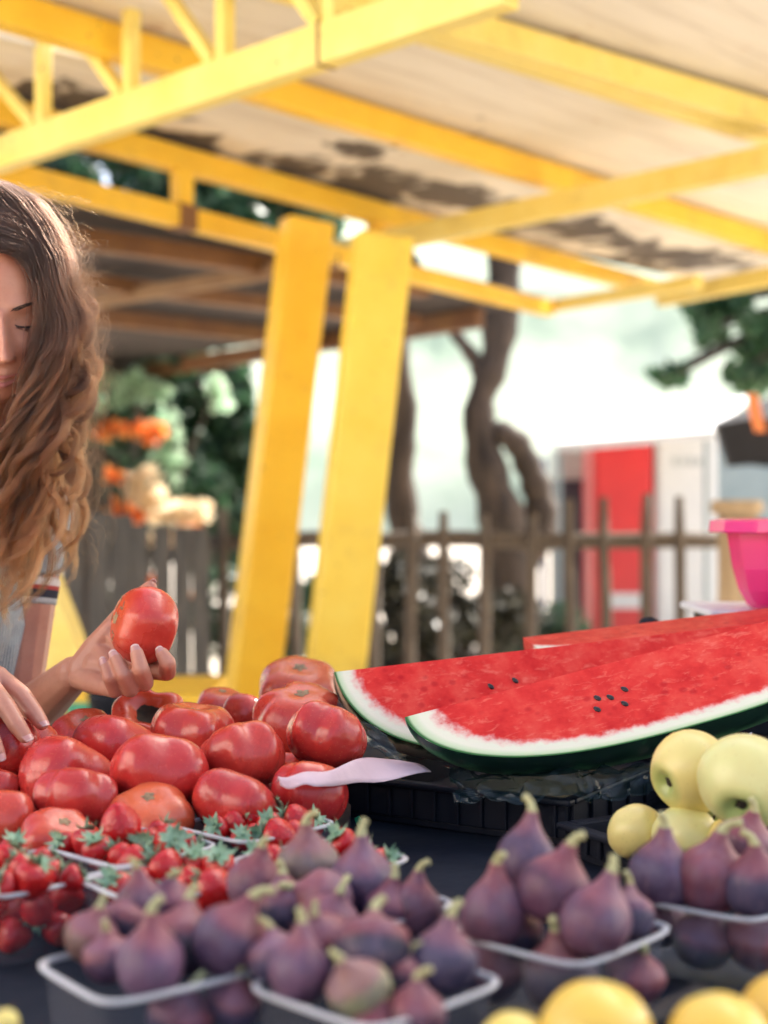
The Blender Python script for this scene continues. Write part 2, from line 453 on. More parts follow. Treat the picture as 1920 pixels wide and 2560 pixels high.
for z0 in (1.0,.35): solid('rail', bbox(((fx(-260,fy2)+fx(530,fy2))/2, fy2+.04, z0), (fx(530,fy2)-fx(-260,fy2),.05,.08)), M_FENCEDK, fl)
# log post
lp = P(1842,1270,6.9)
lg = thing('log_post', (lp.x,lp.y,0), 'thick pale log post with a flat wooden cap, behind the pink basin', 'post')
solid('post', lathe([(.098,0),(.10,.4),(.094,.9),(.096,lp.z-.03)], 20, (lp.x,lp.y,0), lambda a,i: 1+.04*math.sin(3*a+i)), M_LOG, lg, smooth=True)
solid('cap', lathe([(.11,0),(.124,.006),(.126,.055),(.115,.066)], 24, (lp.x,lp.y,lp.z-.029)), M_LOG, lg, smooth=True)

# ================================================================ stalls and cabinets beyond the fence
def fade(name, c, c2=None, rough=.5): return mat_simple(name, c, c2, 3, rough)
M_RED = fade('red_panel', (.62,.025,.03), (.52,.02,.03), .35)
M_WHT = fade('white_panel', (.62,.64,.66), (.55,.58,.61), .4)
M_WHITECLOTH = fade('white_canvas', (.82,.82,.80), (.74,.74,.72), .8)
M_GREYBL = fade('grey_blue_panel', (.26,.33,.36), (.20,.27,.30), .5)
M_DKBLUE = fade('dark_blue_grey', (.045,.05,.07), (.03,.035,.05), .6)
dK = 12.0
def cabinet(name, x0, x1, y0, label, cat, m, extra):
    xa, xb = fx(x0,dK), fx(x1,dK); top = ZC-(y0-1280)/F*dK; cx = (xa+xb)/2
    t = thing(name, (cx,dK+.3,0), label, cat)
    solid('body', bbox((cx,dK+.32,top/2), (xb-xa,.6,top), bev=.02), m, t)
    extra(t, xa, xb, top, cx); return t
def red_ex(t, xa, xb, top, cx):
    solid('door', bbox((cx,dK+.008,top*.5+.08), (xb-xa-.06,.024,top-.30), bev=.008), M_RED, t)
    solid('label_plate', bbox((cx+.02,dK-.008,ZC-(1502-1280)/F*dK), (.27,.008,.13), bev=.003), M_WHT, t)
    solid('handle', tube([(xb-.06,dK-.03,.9),(xb-.06,dK-.035,1.2)], .012, 8), M_WHT, t)
cabinet('cooler_cabinet', 1482, 1634, 1094, 'tall red cooler cabinet with a white plate low on its door', 'cabinet', M_RED, red_ex)
def wht_ex(t, xa, xb, top, cx):
    solid('door', bbox((cx,dK+.008,top*.5+.08), (xb-xa-.05,.024,top-.26), bev=.008), M_WHT, t)
    mk = MB(); z = ZC-(1154-1280)/F*dK; lx = fx(1680,dK)
    for i, wv in enumerate((.055,.05,.06,.05)):   # the worn lettering is too blurred to read: a broken grey band
        mk.add(bbox((lx+.027+i*.068,dK-.007,z), (wv,.006,.075-.012*(i%2)), bev=.002))
    solid('faded_lettering', mk.vf, fade('faded_grey', (.36,.40,.43), (.42,.46,.48)), t)
    solid('kick_plate', bbox((cx,dK-.003,.10), (xb-xa-.03,.02,.16), bev=.006), M_GREYBL, t)
cabinet('cooler_cabinet', 1640, 1796, 1082, 'tall white cooler cabinet with faded grey lettering near its top', 'cabinet', M_WHT, wht_ex)
k0 = thing('kiosk', (fx(1435,13),13.2,0), 'small pale grey kiosk with a dark lower opening beside the red cabinet', 'kiosk')
xa, xb = fx(1392,13), fx(1474,13); z1 = ZC-(1120-1280)/F*13; z2 = ZC-(1198-1280)/F*13
solid('upper_panel', bbox(((xa+xb)/2,13.3,(z1+z2)/2), (xb-xa,.6,z1-z2)), fade('pale_grey',(.50,.52,.50)), k0)
solid('lower_panel', bbox(((xa+xb)/2,13.33,z2/2-.002), (xb-xa-.02,.56,z2-.004)), M_DKBLUE, k0)
solid('side_post', bbox((xa-.10,13.2,.86), (.07,.07,1.72)), fade('pale_blue',(.45,.55,.66)), k0)
k1 = thing('kiosk', (fx(1880,12.9),13,0), 'grey-blue kiosk wall at the right behind the dark parasol', 'kiosk')
solid('wall', bbox((fx(1930,12.9),13.4,.98), (1.0,.9,1.96)), M_GREYBL, k1)
solid('counter_ledge', bbox((fx(1930,12.9),12.88,.95), (1.04,.12,.04)), M_DKBLUE, k1)
# white awning
aw = thing('awning', (fx(1640,13),13,0), 'sloping white canvas awning above the red and white cabinets', 'awning')
q = [P(1392,1114,11.6), P(1780,1082,11.2), P(1882,992,14.2), P(1420,1066,14.6)]
nrm = (q[1]-q[0]).cross(q[3]-q[0]).normalized()*.02
V = q+[p+nrm for p in q]
solid('canvas', (V, [(3,2,1,0),(4,5,6,7),(0,1,5,4),(1,2,6,5),(2,3,7,6),(3,0,4,7)]), M_WHITECLOTH, aw)
vl = [q[0], q[1], q[1]-Vector((0,0,.05)), q[0]-Vector((0,0,.05))]
solid('valance', (vl+[p+Vector((0,-.012,0)) for p in vl], [(0,1,2,3),(7,6,5,4),(0,4,5,1),(1,5,6,2),(2,6,7,3),(3,7,4,0)]), M_WHITECLOTH, aw)
for p in (q[2], q[3]): solid('pole', tube([(p.x,p.y,0),(p.x,p.y,p.z)], .025, 8), M_GREYBL, aw)
for p in (q[0]+Vector((.03,.06,0)), q[1]+Vector((-.03,.06,0))): solid('pole', tube([(p.x,p.y,0),(p.x,p.y,p.z)], .02, 8), M_GREYBL, aw)
# dark parasol
pc = P(2060,925,9.2)
pa = thing('parasol', (pc.x,pc.y,0), 'dark slate parasol at the right edge with an orange ribbon under it', 'parasol')
V = [pc]; Fs = []; rad = .74; drop = .36
for j in range(16):
    a = 2*math.pi*j/16+R(11); rj = rad*(1 if j%2 == 0 else .95)
    V.append(pc+Vector((rj*math.cos(a), rj*math.sin(a), -drop-(0 if j%2 == 0 else -.02))))
for j in range(16): V.append(V[1+j]*1.0+(pc-V[1+j])*.12+Vector((0,0,-.30)))
for j in range(16):
    k = (j+1)%16; Fs += [(0,1+j,1+k), (1+j,17+j,17+k,1+k)]
po = solid('canopy', (V, Fs), mat_simple('dark_slate_cloth', (.016,.017,.024), (.010,.011,.016), 6, .8), pa)
md = po.modifiers.new('thick','SOLIDIFY'); md.thickness = .006
solid('pole', tube([(pc.x,pc.y,0),(pc.x,pc.y,pc.z+.05)], .022, 10), M_GREYBL, pa, smooth=True)
rb = [P(1880,985,8.6), P(1888,1030,8.6), P(1902,1080,8.62)]
rbv = MB()
for i in range(2):
    a, b = rb[i], rb[i+1]; wv = Vector((.035,0,0)); dv = Vector((0,.006,0))
    rbv.add(([a-wv,a+wv,b+wv,b-wv,a-wv+dv,a+wv+dv,b+wv+dv,b-wv+dv],[(0,3,2,1),(4,5,6,7),(0,1,5,4),(2,3,7,6),(0,4,7,3),(1,2,6,5)]))
solid('ribbon', rbv.vf, fade('orange_cloth',(.75,.22,.06)), pa)

# ================================================================ trees
def leaves(centers, radii, n, size, rng, squash=.8):
    """n leaf faces in clumps spread through a set of balls"""
    cs = np.array([tuple(c) for c in centers]); rs = np.array(radii)
    w = rs**2; idx = rng.choice(len(cs), n, p=w/w.sum())
    d = rng.normal(size=(n,3)); d /= np.linalg.norm(d,axis=1)[:,None]
    rr_ = rs[idx]*(rng.random(n)**.45)
    pos = cs[idx]+d*rr_[:,None]*np.array([1,1,squash])
    a = rng.normal(size=(n,3)); a[:,2] -= .3; a /= np.linalg.norm(a,axis=1)[:,None]
    b = np.cross(a, rng.normal(size=(n,3))); b /= np.linalg.norm(b,axis=1)[:,None]
    L = size*rng.uniform(.6,1.3,n)[:,None]
    V = np.stack([pos-a*L, pos+b*L*.42, pos+a*L, pos-b*L*.42], 1).reshape(-1,3)
    Q = np.arange(4*n).reshape(n,4); return V, Q
def leafpart(name, V, Q, mat, parent):
    off = np.array(WL[parent.name]); o = link(name, mesh_np(name, V-off, Q, mat), (0,0,0), parent); return o
def tree(name, base, label, trunk, crown, n, size, mat, seed, limbs=True, group=None):
    rng = np.random.default_rng(seed); base = Vector(base)
    t = thing(name, (base.x,base.y,0), label, 'tree', group)
    mb = MB()
    for pts, rads in trunk:
        sp = smoothpath(pts, 24); rads_i = np.interp(np.linspace(0,1,24), np.linspace(0,1,len(rads)), rads)
        rads_i = [r*(1+.12*math.sin(i*1.9)) for i, r in enumerate(rads_i)]
        mb.add(tube(sp, rads_i, 12))
    top = trunk[0][0][-1]; cs, rs = [], []
    for (c, rad, k) in crown:
        c = Vector(c)
        for _ in range(k):
            d = rng.normal(size=3); d /= np.linalg.norm(d); rr_ = rng.random()**.4
            q = c+Vector((d[0]*rad[0]*rr_, d[1]*rad[1]*rr_, d[2]*rad[2]*rr_)); cs.append(q); rs.append(rng.uniform(.18,.42)*min(1.2,max(rad)))
        if limbs:
            for j in range(4):
                q = cs[-1-j]; tp = Vector(top); mid = (tp+q)/2+Vector((0,0,.15)); mb.add(tube(smoothpath([tp,mid,q],8), list(np.linspace(.06,.015,8)), 7))
    tt = solid('trunk', mb.vf, M_BARK, t, smooth=True)
    V, Q = leaves(cs, rs, n, size, rng); leafpart('crown', V, Q, mat, t); return t
# big dark tree at the left, seen behind the woman and between the roofs
tree('broadleaf_tree', (-2.6,12.2,0), 'dense dark green tree at the left behind the board fence', [([(-2.6,12.2,0),(-2.5,12.2,1.2),(-2.3,12.1,2.6)],[.22,.18,.13])],
     [((-2.7,12.2,2.1),(1.5,1.0,1.15),20), ((-1.5,11.4,3.7),(1.9,1.1,.9),24), ((-1.75,12.8,1.5),(1.0,.6,.95),14), ((-1.45,12.6,2.1),(.35,.5,.5),7), ((-1.65,12.6,2.35),(.55,.4,.38),14)], 17000, .10, M_LEAF, 11)
t1 = [P(1285,1800,10.5), P(1262,1345,10.5), P(1236,1235,10.5), P(1204,1120,10.5), P(1199,1010,10.5), P(1230,925,10.5), P(1250,820,10.5), P(1262,600,10.5), P(1240,380,10.6)]
t1[0].z = 0
t1b = [P(1205,960,10.5), P(1190,905,10.5), P(1135,830,10.5), P(1090,760,10.6), P(1010,600,10.7)]
t1c = [P(1300,1400,10.6), P(1352,1330,10.6), P(1346,1240,10.6), P(1318,1160,10.55), P(1284,1100,10.5), P(1225,1075,10.5)]
tree('old_tree', tuple(t1[0]), 'gnarled dark forked trunk rising behind the picket fence right of the pillars', [(t1,[.24,.18,.16,.14,.11,.11,.13,.14,.14]), (t1b,[.075,.06,.045,.045,.04]), (t1c,[.13,.13,.115,.10,.10,.09])],
     [((1.2,11.2,5.0),(1.1,.8,.5),14), ((.3,10.9,5.0),(.9,.6,.4),8)], 7000, .11, M_LEAF2, 12)
t2 = [P(1075,1800,9.6), P(1030,1390,9.6), P(1008,1300,9.6), P(1000,1150,9.6), P(1012,1050,9.6), P(995,900,9.6), P(960,640,9.6), P(900,350,9.7)]
t2[0].z = 0
t2b = [P(990,1325,9.6), P(1050,1400,9.55), P(1110,1490,9.5), P(1150,1600,9.5), P(1170,1750,9.5)]
tree('slim_tree', tuple(t2[0]), 'slim dark tree trunk half hidden behind the nearer yellow pillar', [(t2,[.14,.125,.11,.10,.09,.085,.08,.07]), (t2b,[.09,.09,.08,.075,.07])],
     [((-.5,9.9,4.1),(1.2,.8,.7),12)], 4000, .10, M_LEAF, 13)
tree('broadleaf_tree', (6.2,17.0,0), 'leafy green tree showing at the upper right above the white awning', [([(6.2,17.0,0),(6.1,17.0,1.8),(5.6,16.9,3.6)],[.2,.15,.11])],
     [((4.1,16.8,3.15),(.6,.5,.48),16), ((3.35,16.8,2.85),(.3,.4,.3),6), ((4.0,16.8,3.6),(.6,.5,.35),9), ((5.4,17,4.0),(1.2,.9,.8),14)], 5200, .11, M_LEAF2, 14)
# blossoming shrub behind the board fence
sb = thing('flowering_shrub', (-2.1,11.3,0), 'shrub with bright orange and cream blossoms behind the board fence', 'shrub')
mb = MB()
rg = random.Random(5)
for k in range(7):
    a = rg.uniform(0,6.28); mb.add(tube(smoothpath([(-2.1,11.3,0),(-2.1+.15*math.cos(a),11.3+.15*math.sin(a),.7),(-2.1+.4*math.cos(a),11.3+.35*math.sin(a),1.5)],8), list(np.linspace(.03,.01,8)), 7))
solid('stem', mb.vf, M_BARK, sb, smooth=True)
rng = np.random.default_rng(21)
cc = [P(px_,py_,11.3+rg.uniform(-.1,.2)) for px_, py_ in ((280,1090),(350,1075),(400,1080),(330,1170),(380,1200),(420,1260),(350,1270),(470,1280),(330,1340),(400,1350),(460,1330),(300,1200),(440,1400),(380,1480),(320,1480),(490,1540))]
V, Q = leaves(cc, [.2]*len(cc), 420, .06, rng); leafpart('foliage', V, Q, M_LEAF, sb)
co_ = [P(*q,11.1) for q in ((255,1082),(300,1070),(350,1075),(395,1075),(380,1100),(285,1190),(300,1270),(340,1290),(465,1340),(490,1330),(470,1355),(330,1450),(390,1460),(500,1500))]
V, Q = leaves(co_, [.085]*len(co_), 520, .055, rng); leafpart('orange_blossom', V, Q, M_FLOWER, sb)
cr_ = [P(*q,11.05) for q in ((340,1210),(370,1190),(390,1240),(330,1230),(430,1280),(400,1285),(470,1275),(500,1280),(310,1345),(345,1370),(400,1360),(425,1340),(360,1250),(460,1290),(385,1490),(495,1555))]
V, Q = leaves(cr_, [.105]*len(cr_), 900, .055, rng); leafpart('cream_blossom', V, Q, M_FLOWER2, sb)
# added shrub; sunlight on leaves painted as pale leaf colour above the blossoms
pl = thing('added_sunlit_shrub', (-2.15,11.65,0), 'tall pale mint-leaved shrub shining above the orange blossoms', 'shrub')  # added; the pale mint is sunlight painted into the leaves
M_LEAFSUN = leaf_mat('leaf_painted_sun', (.62,.76,.56), (.36,.55,.40), .6)
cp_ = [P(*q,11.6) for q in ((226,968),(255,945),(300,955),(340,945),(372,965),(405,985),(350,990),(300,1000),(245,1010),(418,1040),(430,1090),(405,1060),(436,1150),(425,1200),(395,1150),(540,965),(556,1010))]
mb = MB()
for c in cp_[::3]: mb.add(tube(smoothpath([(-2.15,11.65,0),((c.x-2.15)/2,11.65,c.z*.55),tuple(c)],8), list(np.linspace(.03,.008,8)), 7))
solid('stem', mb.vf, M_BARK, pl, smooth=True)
V, Q = leaves(cp_, [.105]*len(cp_), 900, .05, np.random.default_rng(44)); leafpart('foliage', V, Q, M_LEAFSUN, pl)
# low bushes just beyond the fence, the first two darker and browner
M_LEAFD = leaf_mat('leaf_brownish', (.040,.042,.024), (.020,.020,.016), .1)
for i, (pxx, dd, h_, lab) in enumerate(((985,9.0,.85,'low dark dusty bush seen through the pickets under the slim tree'), (1170,9.3,.80,'low dark dusty bush seen through the pickets under the forked tree'), (640,9.8,.75,'low dark bush showing between the two leaning pillars'), (1420,10.2,.45,'low dark bush seen through the pickets beside the red cabinet'))):  # first two just have darker, browner leaves
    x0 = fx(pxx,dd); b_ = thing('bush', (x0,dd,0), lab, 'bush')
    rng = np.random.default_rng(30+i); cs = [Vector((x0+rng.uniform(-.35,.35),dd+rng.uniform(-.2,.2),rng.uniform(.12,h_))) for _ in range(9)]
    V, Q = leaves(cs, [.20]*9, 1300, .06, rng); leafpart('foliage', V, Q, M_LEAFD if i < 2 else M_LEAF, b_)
    mb = MB()
    for c in cs[:5]: mb.add(tube([(x0,dd,0),((x0+c.x)/2,(dd+c.y)/2,c.z*.6),tuple(c)], [.02,.014,.006], 6))
    solid('stem', mb.vf, M_BARK, b_, smooth=True)

# ================================================================ unseen hall added behind the viewer so its sunlit wall lights the stall
mh = thing('bounce_hall', tuple(UV(-4.4,-3.2,0)), 'pale cream rendered market hall across the aisle from the fruit stall', 'building')  # added, unseen; bounces sun onto the stall
M_BOUNCE = mat_simple('bounce_cream', (.84,.78,.74), (.76,.70,.66), 2, .85)
r45 = Matrix.Rotation(R(45),3,'Z')
solid('wall', bbox(UV(-5.4,-3.4,2.3), (3.6,6.4,4.6), r45), M_BOUNCE, mh)
solid('added_roof', bbox(UV(-5.4,-3.4,4.7), (4.4,7.0,.18), r45), M_DARKBOARD, mh)
for k in range(3):
    solid('added_window', bbox(UV(-3.59,-5.6+k*1.9,1.7), (.06,.8,1.1), r45), M_DKBLUE, mh)
solid('door', bbox(UV(-3.59,-.8,1.05), (.06,.9,2.1), r45), M_BROWN, mh)
# ================================================================ the stall table
TZ = .86
M_SHEET = mat_simple('dark_navy_table_sheet', (.022,.027,.040), (.012,.015,.022), 5, .65, .35, 14, .006, Specular_IOR_Level=.06)
tb = thing('stall_table', tuple(UV(1.0,-.95,0)), 'market stall table under a dark navy plastic sheet carrying all the fruit', 'table')
solid('tabletop', sheet(uvp((-.7,-.30),(3.2,-.30),(3.2,-1.60),(-.7,-1.60)), TZ-.03, .03), M_SHEET, tb)
for u in (-.6, 3.1):
    for v in (-.38, -1.5): solid('leg', bbox(UV(u,v,(TZ-.031)/2), (.06,.06,TZ-.032), Matrix.Rotation(R(45),3,'Z')), M_YEL2, tb)
solid('apron', bbox(UV(1.25,-.33,TZ-.10), (3.7,.025,.12), Matrix.Rotation(R(45),3,'Z')), M_YEL2, tb)
solid('apron', bbox(UV(1.25,-1.57,TZ-.10), (3.7,.025,.12), Matrix.Rotation(R(45),3,'Z')), M_YEL2, tb)

# ================================================================ fruit materials
def tomato_mat():
    m, nt, out = new_mat('tomato_skin')
    v = coord(nt); rnd = objrand(nt); ax = attr(nt, 'axial')
    n1 = noise(nt, v, 14, 4, .6, .3, W=mth(nt,'MULTIPLY',rnd,40))
    col = ramp(nt, n1, [(.25,(.36,.013,.018)), (.5,(.48,.028,.028)), (.8,(.56,.048,.032))])
    sh = mth(nt, 'ADD', ax, mth(nt,'MULTIPLY',mth(nt,'SUBTRACT',n1,.5),.8))
    blush = ramp(nt, sh, [(.55,g(0)), (1.05,g(.6))])
    col = mixc(nt, blush, col, (.62,.11,.03))
    # each tomato a little different: object colour (1,0,0) red ... (1,.5,0) orange
    oc = objcolor(nt)
    sep = nt.nodes.new('ShaderNodeSeparateColor'); nt.links.new(oc, sep.inputs[0])
    col = mixc(nt, mth(nt,'MULTIPLY',sep.outputs[1],1.0), col, (.64,.15,.05))
    st = noise(nt, coord(nt,'Object',(60,60,9)), 3, 3, .6)
    col = mixc(nt, ramp(nt, st, [(.60,g(0)),(.72,g(.15))]), col, (.62,.12,.06))
    vo = nt.nodes.new('ShaderNodeTexVoronoi'); vo.inputs['Scale'].default_value = 260; nt.links.new(v, vo.inputs['Vector'])
    col = mixc(nt, ramp(nt, vo.outputs['Distance'], [(.10,g(.30)),(.2,g(0))]), col, (.72,.25,.10))
    b = pbsdf(nt, out, col, .20, Subsurface_Weight=.10, Subsurface_Scale=.01, Specular_IOR_Level=.55)
    b.inputs['Subsurface Radius'].default_value = (1,.25,.12)
    rr_ = ramp(nt, noise(nt, v, 30, 4), [(.35,g(.20)),(.7,g(.33))]); nt.links.new(rr_, b.inputs['Roughness'])
    bump(nt, b, noise(nt, v, 26, 3), .22, .010); return m
M_TOM = tomato_mat()
M_SCAR = mat_simple('corky_scar', (.42,.30,.16), (.12,.07,.04), 160, .85, .6, 300, .001)
M_CAVITY = mat_simple('dark_cavity', (.05,.035,.015), (.02,.012,.006), 100, .9)
def tomato_shape(r, flat, seed, dimple=.12, lobes=.05):
    rg = random.Random(seed); N, Mx = 36, 56
    ph = [rg.uniform(0,6.28) for _ in range(6)]; nl = rg.choice([5,6,7,8])
    V = []; Fs = []; ax = []
    ex = 1+rg.uniform(-.05,.05)
    def pt(th, a):
        s, c = math.sin(th), math.cos(th)
        top = max(0, c)
        wl = lobes*(s**1.1)*(.5+.7*top)
        lob = 1+wl*math.cos(nl*a+ph[0])*.7+wl*.8*math.cos((nl-2)*a+ph[1])+.030*math.cos(2*a+ph[2])+.022*math.cos(3*a+ph[3])*s
        se = (abs(s)**.93)
        rad = se*lob
        z = flat*(c*(1+.02*math.cos(a+ph[4])))
        z -= flat*dimple*1.9*math.exp(-(th/.50)**2)
        z += flat*.10*math.exp(-((math.pi-th)/.45)**2)
        return Vector((r*rad*math.cos(a)*ex, r*rad*math.sin(a)/ex, r*z))
    for i in range(N+1):
        th = math.pi*i/N
        for j in range(Mx):
            V.append(pt(th, 2*math.pi*j/Mx)); ax.append(math.cos(th))
    for i in range(N):
        for j in range(Mx): Fs.append((i*Mx+j, (i+1)*Mx+j, (i+1)*Mx+(j+1)%Mx, i*Mx+(j+1)%Mx))
    return V, Fs, ax, pt
def orient(d, spin=0):
    """rotation taking local Z to d = (right, towards the camera, up)"""
    w_ = Vector((d[0], -d[1], d[2])).normalized()
    return w_.to_track_quat('Z','Y') @ Quaternion((0,0,1), spin)
TOMS = []
def tomato(px_, py_, d, w_, h_, stem, label, col=0, seed=0, dimple=.11, lobes=.085, flat=None, name='tomato', cavity=False, group='tomatoes heaped on the stall'):
    r = px(w_/2*(1.05 if w_ > 100 and group[0] == 't' and 'heaped' in group else 1), d); fl_ = flat or min(1.02, max(.74, h_/w_*1.16))
    V, Fs, ax, pt = tomato_shape(r, fl_, seed, dimple, lobes)
    o = link(name, mesh(name, V, Fs, M_TOM, True, {'axial': ax}), P(px_,py_,d)); o.rotation_mode = 'QUATERNION'
    o.rotation_quaternion = orient(stem, seed*1.7); o.color = (1, col, 0, 1)
    tag(o, label, 'tomato', group)
    # stem scar: ragged corky star lying in the dimple
    rg = random.Random(seed+99); n = 22; SV = [pt(.001,0)+Vector((0,0,.0012))]; SF = []
    kk = 2.2 if cavity else 1
    rads = [(.30+rg.uniform(-.02,.02)) if cavity else (.08+.07*abs(math.cos(2.5*2*math.pi*j/n+seed))+rg.uniform(-.02,.03)) for j in range(n)]
    for f in (.5, 1):
        for j in range(n):
            q = pt(rads[j]*f+.002, 2*math.pi*j/n); SV.append(q+Vector((0,0,.0011 if f < 1 else .0004)))
    for j in range(n):
        k = (j+1)%n; SF += [(0,1+j,1+k), (1+j,1+n+j,1+n+k,1+k)]
    c = link('stem_scar', mesh('stem_scar', SV, SF, M_CAVITY if cavity else M_SCAR), (0,0,0), o)
    TOMS.append((o.location.copy(), r, fl_)); return o
T = [ # px, py, d, w, h, stem direction, label, orange, dimple, lobes
(12,1872,1.53,168,150,(-.2,.3,.9),'red tomato at the left edge under the resting fingertips',.10),
(86,1852,1.58,118,100,(.5,.5,.6),'orange-tinged tomato half hidden behind the one under the resting fingers',.35),
(165,1946,1.49,226,176,(.3,.2,.95),'large red tomato behind the small ribbed one at the lower left',.06),
(194,1994,1.40,183,136,(.05,.25,.95),'small ribbed tomato with a knobbed top in front of a larger red one',.08),
(14,2046,1.37,148,136,(.1,.2,.95),'orange-red tomato cut by the left edge above the strawberry punnet',.22),
(2,1968,1.47,96,92,(.2,.3,.9),'reddish brown tomato at the left edge behind the orange-red one',.12),
(396,1932,1.45,236,166,(.1,.1,.98),'biggest smooth red tomato in the middle of the heap',.05),
(212,1842,1.68,160,106,(.15,.38,.8),'dark red tomato with a pale scar at the back left of the heap',.0),
(292,1876,1.58,220,116,(.25,.15,.95),'flat red tomato wedged behind the biggest smooth one',.02),
(372,1800,1.76,176,112,(.1,.72,.72),'folded tomato with a deep dark hole in its top',.18),
(482,1826,1.64,212,100,(.1,.0,1),'wide ribbed tomato in front of the folded one with a hole',.12),
(605,1893,1.50,200,148,(-.2,.15,.95),'round red tomato with orange shoulders right of the biggest one',.14),
(553,1764,1.92,122,70,(.1,.15,.95),'small orange-red tomato at the back of the heap beside the left pillar foot',.22),
(614,1786,1.80,110,88,(.3,.4,.85),'small tomato squeezed between the back row and the ribbed pair',.18),
(744,1722,1.98,196,110,(.12,.34,.9),'pale orange tomato with a dark star scar at the very top of the heap',.42),
(748,1808,1.68,214,172,(.10,.32,.9),'tall red tomato with a corky star scar below the topmost one',.14),
(816,1842,1.55,192,144,(.3,.1,.95),'smooth red tomato touching the tip of the watermelon wedge',.08),
(776,1984,1.45,176,140,(.1,.1,.98),'shaded red tomato under the pink paper sheet',.0),
(728,1914,1.60,90,60,(.1,.1,.98),'small orange tomato peeping out above the pink paper',.25),
(586,2010,1.40,212,128,(.3,.1,.95),'glossy red tomato behind the far strawberry punnet',.06),
(378,2046,1.385,206,96,(-.05,.36,.9),'flat peach-orange tomato with a scar, in front of the biggest one',.62),
(148,2096,1.33,176,104,(.35,.40,.85),'pinkish red tomato with a long scar between the two left punnets',.16),
(300,1990,1.52,110,90,(.1,.1,.98),'dark red tomato deep in the gap below the biggest one',.0),
(86,2052,1.50,110,90,(.1,.1,.98),'dark red tomato deep in the gap left of the small ribbed one',.0),
(470,1960,1.56,150,110,(.1,.1,.98),'dark red tomato deep in the heap between the two largest front ones',.0),
(660,1960,1.56,120,100,(.1,.1,.98),'dark red tomato deep in the heap behind the pink paper tip',.0),
(450,1900,1.72,170,110,(.1,.1,.98),'dark red tomato deep in the heap below the wide ribbed one',.0),
]
for i, t in enumerate(T):
    kw = {}
    if i not in (7,9,14,15,20,21,10,12): t = t[:5]+((t[5][0]*1.3, -.45, t[5][2]),)+t[6:]
    if i == 9: kw = dict(dimple=.46, lobes=.15, cavity=True)
    if i in (2, 6, 11, 15, 16, 19): kw = dict(lobes=.125)
    if i in (10, 3): kw = dict(dimple=.2, lobes=.15)
    if i in (20, 12, 13): kw = dict(lobes=.09)
    tomato(*t[:7], col=t[7], seed=i+1, **kw)
# display board under the heap, its top follows the lowest tomatoes
pts = np.array([[c.x, c.y, 1] for c, r, f in TOMS]); low = np.array([c.z-r*f*.95 for c, r, f in TOMS])
coef, *_ = np.linalg.lstsq(pts, low, rcond=None)
bd = uvp((.60,-1.10),(.95,-1.00),(1.05,-1.10),(1.12,-1.25),(1.34,-1.45),(1.40,-1.56),(.55,-1.56),(.52,-1.2))
zs = [max(TZ+.012, float(coef[0]*x+coef[1]*y+coef[2])-.004) for x, y in bd]
n = len(bd); V = [(x,y,z) for (x,y), z in zip(bd,zs)]+[(x,y,TZ+.001) for x,y in bd]
tag(solid('display_board', (V, [tuple(range(n)), tuple(range(2*n-1,n-1,-1))]+[(i,n+i,n+(i+1)%n,(i+1)%n) for i in range(n)]), M_BLK, origin=(V[0][0],V[0][1],TZ)), 'sloping black board under the tomato heap', 'board')
# the tomato in the hand
ht = tomato(361,1562,1.685, 200, 200, (-.86,.34,.24), 'blushing tomato held up in the woman\'s raised hand', col=.12, seed=41, flat=.86, dimple=.07, lobes=.04, group='tomato in the hand')
mb = MB(); rg = random.Random(2)
rh = px(100,1.685)
_, _, _, hpt = tomato_shape(rh, .86, 41, .07, .04)
for a0, t0, t1 in ((.2,.30,.55),(1.2,.25,.72),(2.6,.3,.5),(4.4,.3,.60)):
    ln = [hpt(t0+(t1-t0)*k/6, a0+.25*math.sin(k*1.3+a0))*1.006 for k in range(7)]
    mb.add(tube(ln, [.0006,.0008,.0005,.0009,.0005,.0007,.0003], 6))
cs_ = link('cork_line', mesh('cork_line', mb.v, mb.f, M_SCAR), (0,0,0), ht)

# ================================================================ figs
def fig_mat():
    m, nt, out = new_mat('fig_skin')
    v = coord(nt); ax = attr(nt,'axial'); oc = objcolor(nt); rnd = objrand(nt)
    n1 = noise(nt, v, 55, 4, .6, W=mth(nt,'MULTIPLY',rnd,30))
    base = mixc(nt, ramp(nt, n1, [(.3,g(0)),(.7,g(1))]), mixc(nt, .6, oc, (.014,.009,.022)), oc)
    neck = ramp(nt, mth(nt,'ADD',ax,mth(nt,'MULTIPLY',n1,.25)), [(.80,g(0)),(1.0,g(.75))])
    col = mixc(nt, neck, base, (.24,.060,.070))
    bl = noise(nt, v, 22, 5, .7, .3, W=mth(nt,'MULTIPLY',rnd,17))
    col = mixc(nt, ramp(nt, bl, [(.44,g(0)),(.72,g(.62))]), col, (.19,.15,.24))
    rib = noise(nt, coord(nt,'Object',(110,110,9)), 2, 3)
    col = mixc(nt, ramp(nt, rib, [(.58,g(0)),(.72,g(.42))]), col, (.32,.17,.17))
    b = pbsdf(nt, out, col, .52, Subsurface_Weight=.06, Subsurface_Scale=.006); bump(nt, b, rib, .2, .003); return m
M_FIG = fig_mat()
M_FIGSTEM = mat_simple('fig_stem', (.45,.47,.24), (.36,.30,.13), 90, .6)
FIG_PROF = [(.05,-.97),(.34,-.95),(.66,-.80),(.88,-.52),(.985,-.18),(1.0,.05),(.95,.32),(.82,.60),(.63,.86),(.45,1.08),(.33,1.28),(.25,1.46),(.21,1.60),(.19,1.70),(.10,1.73)]
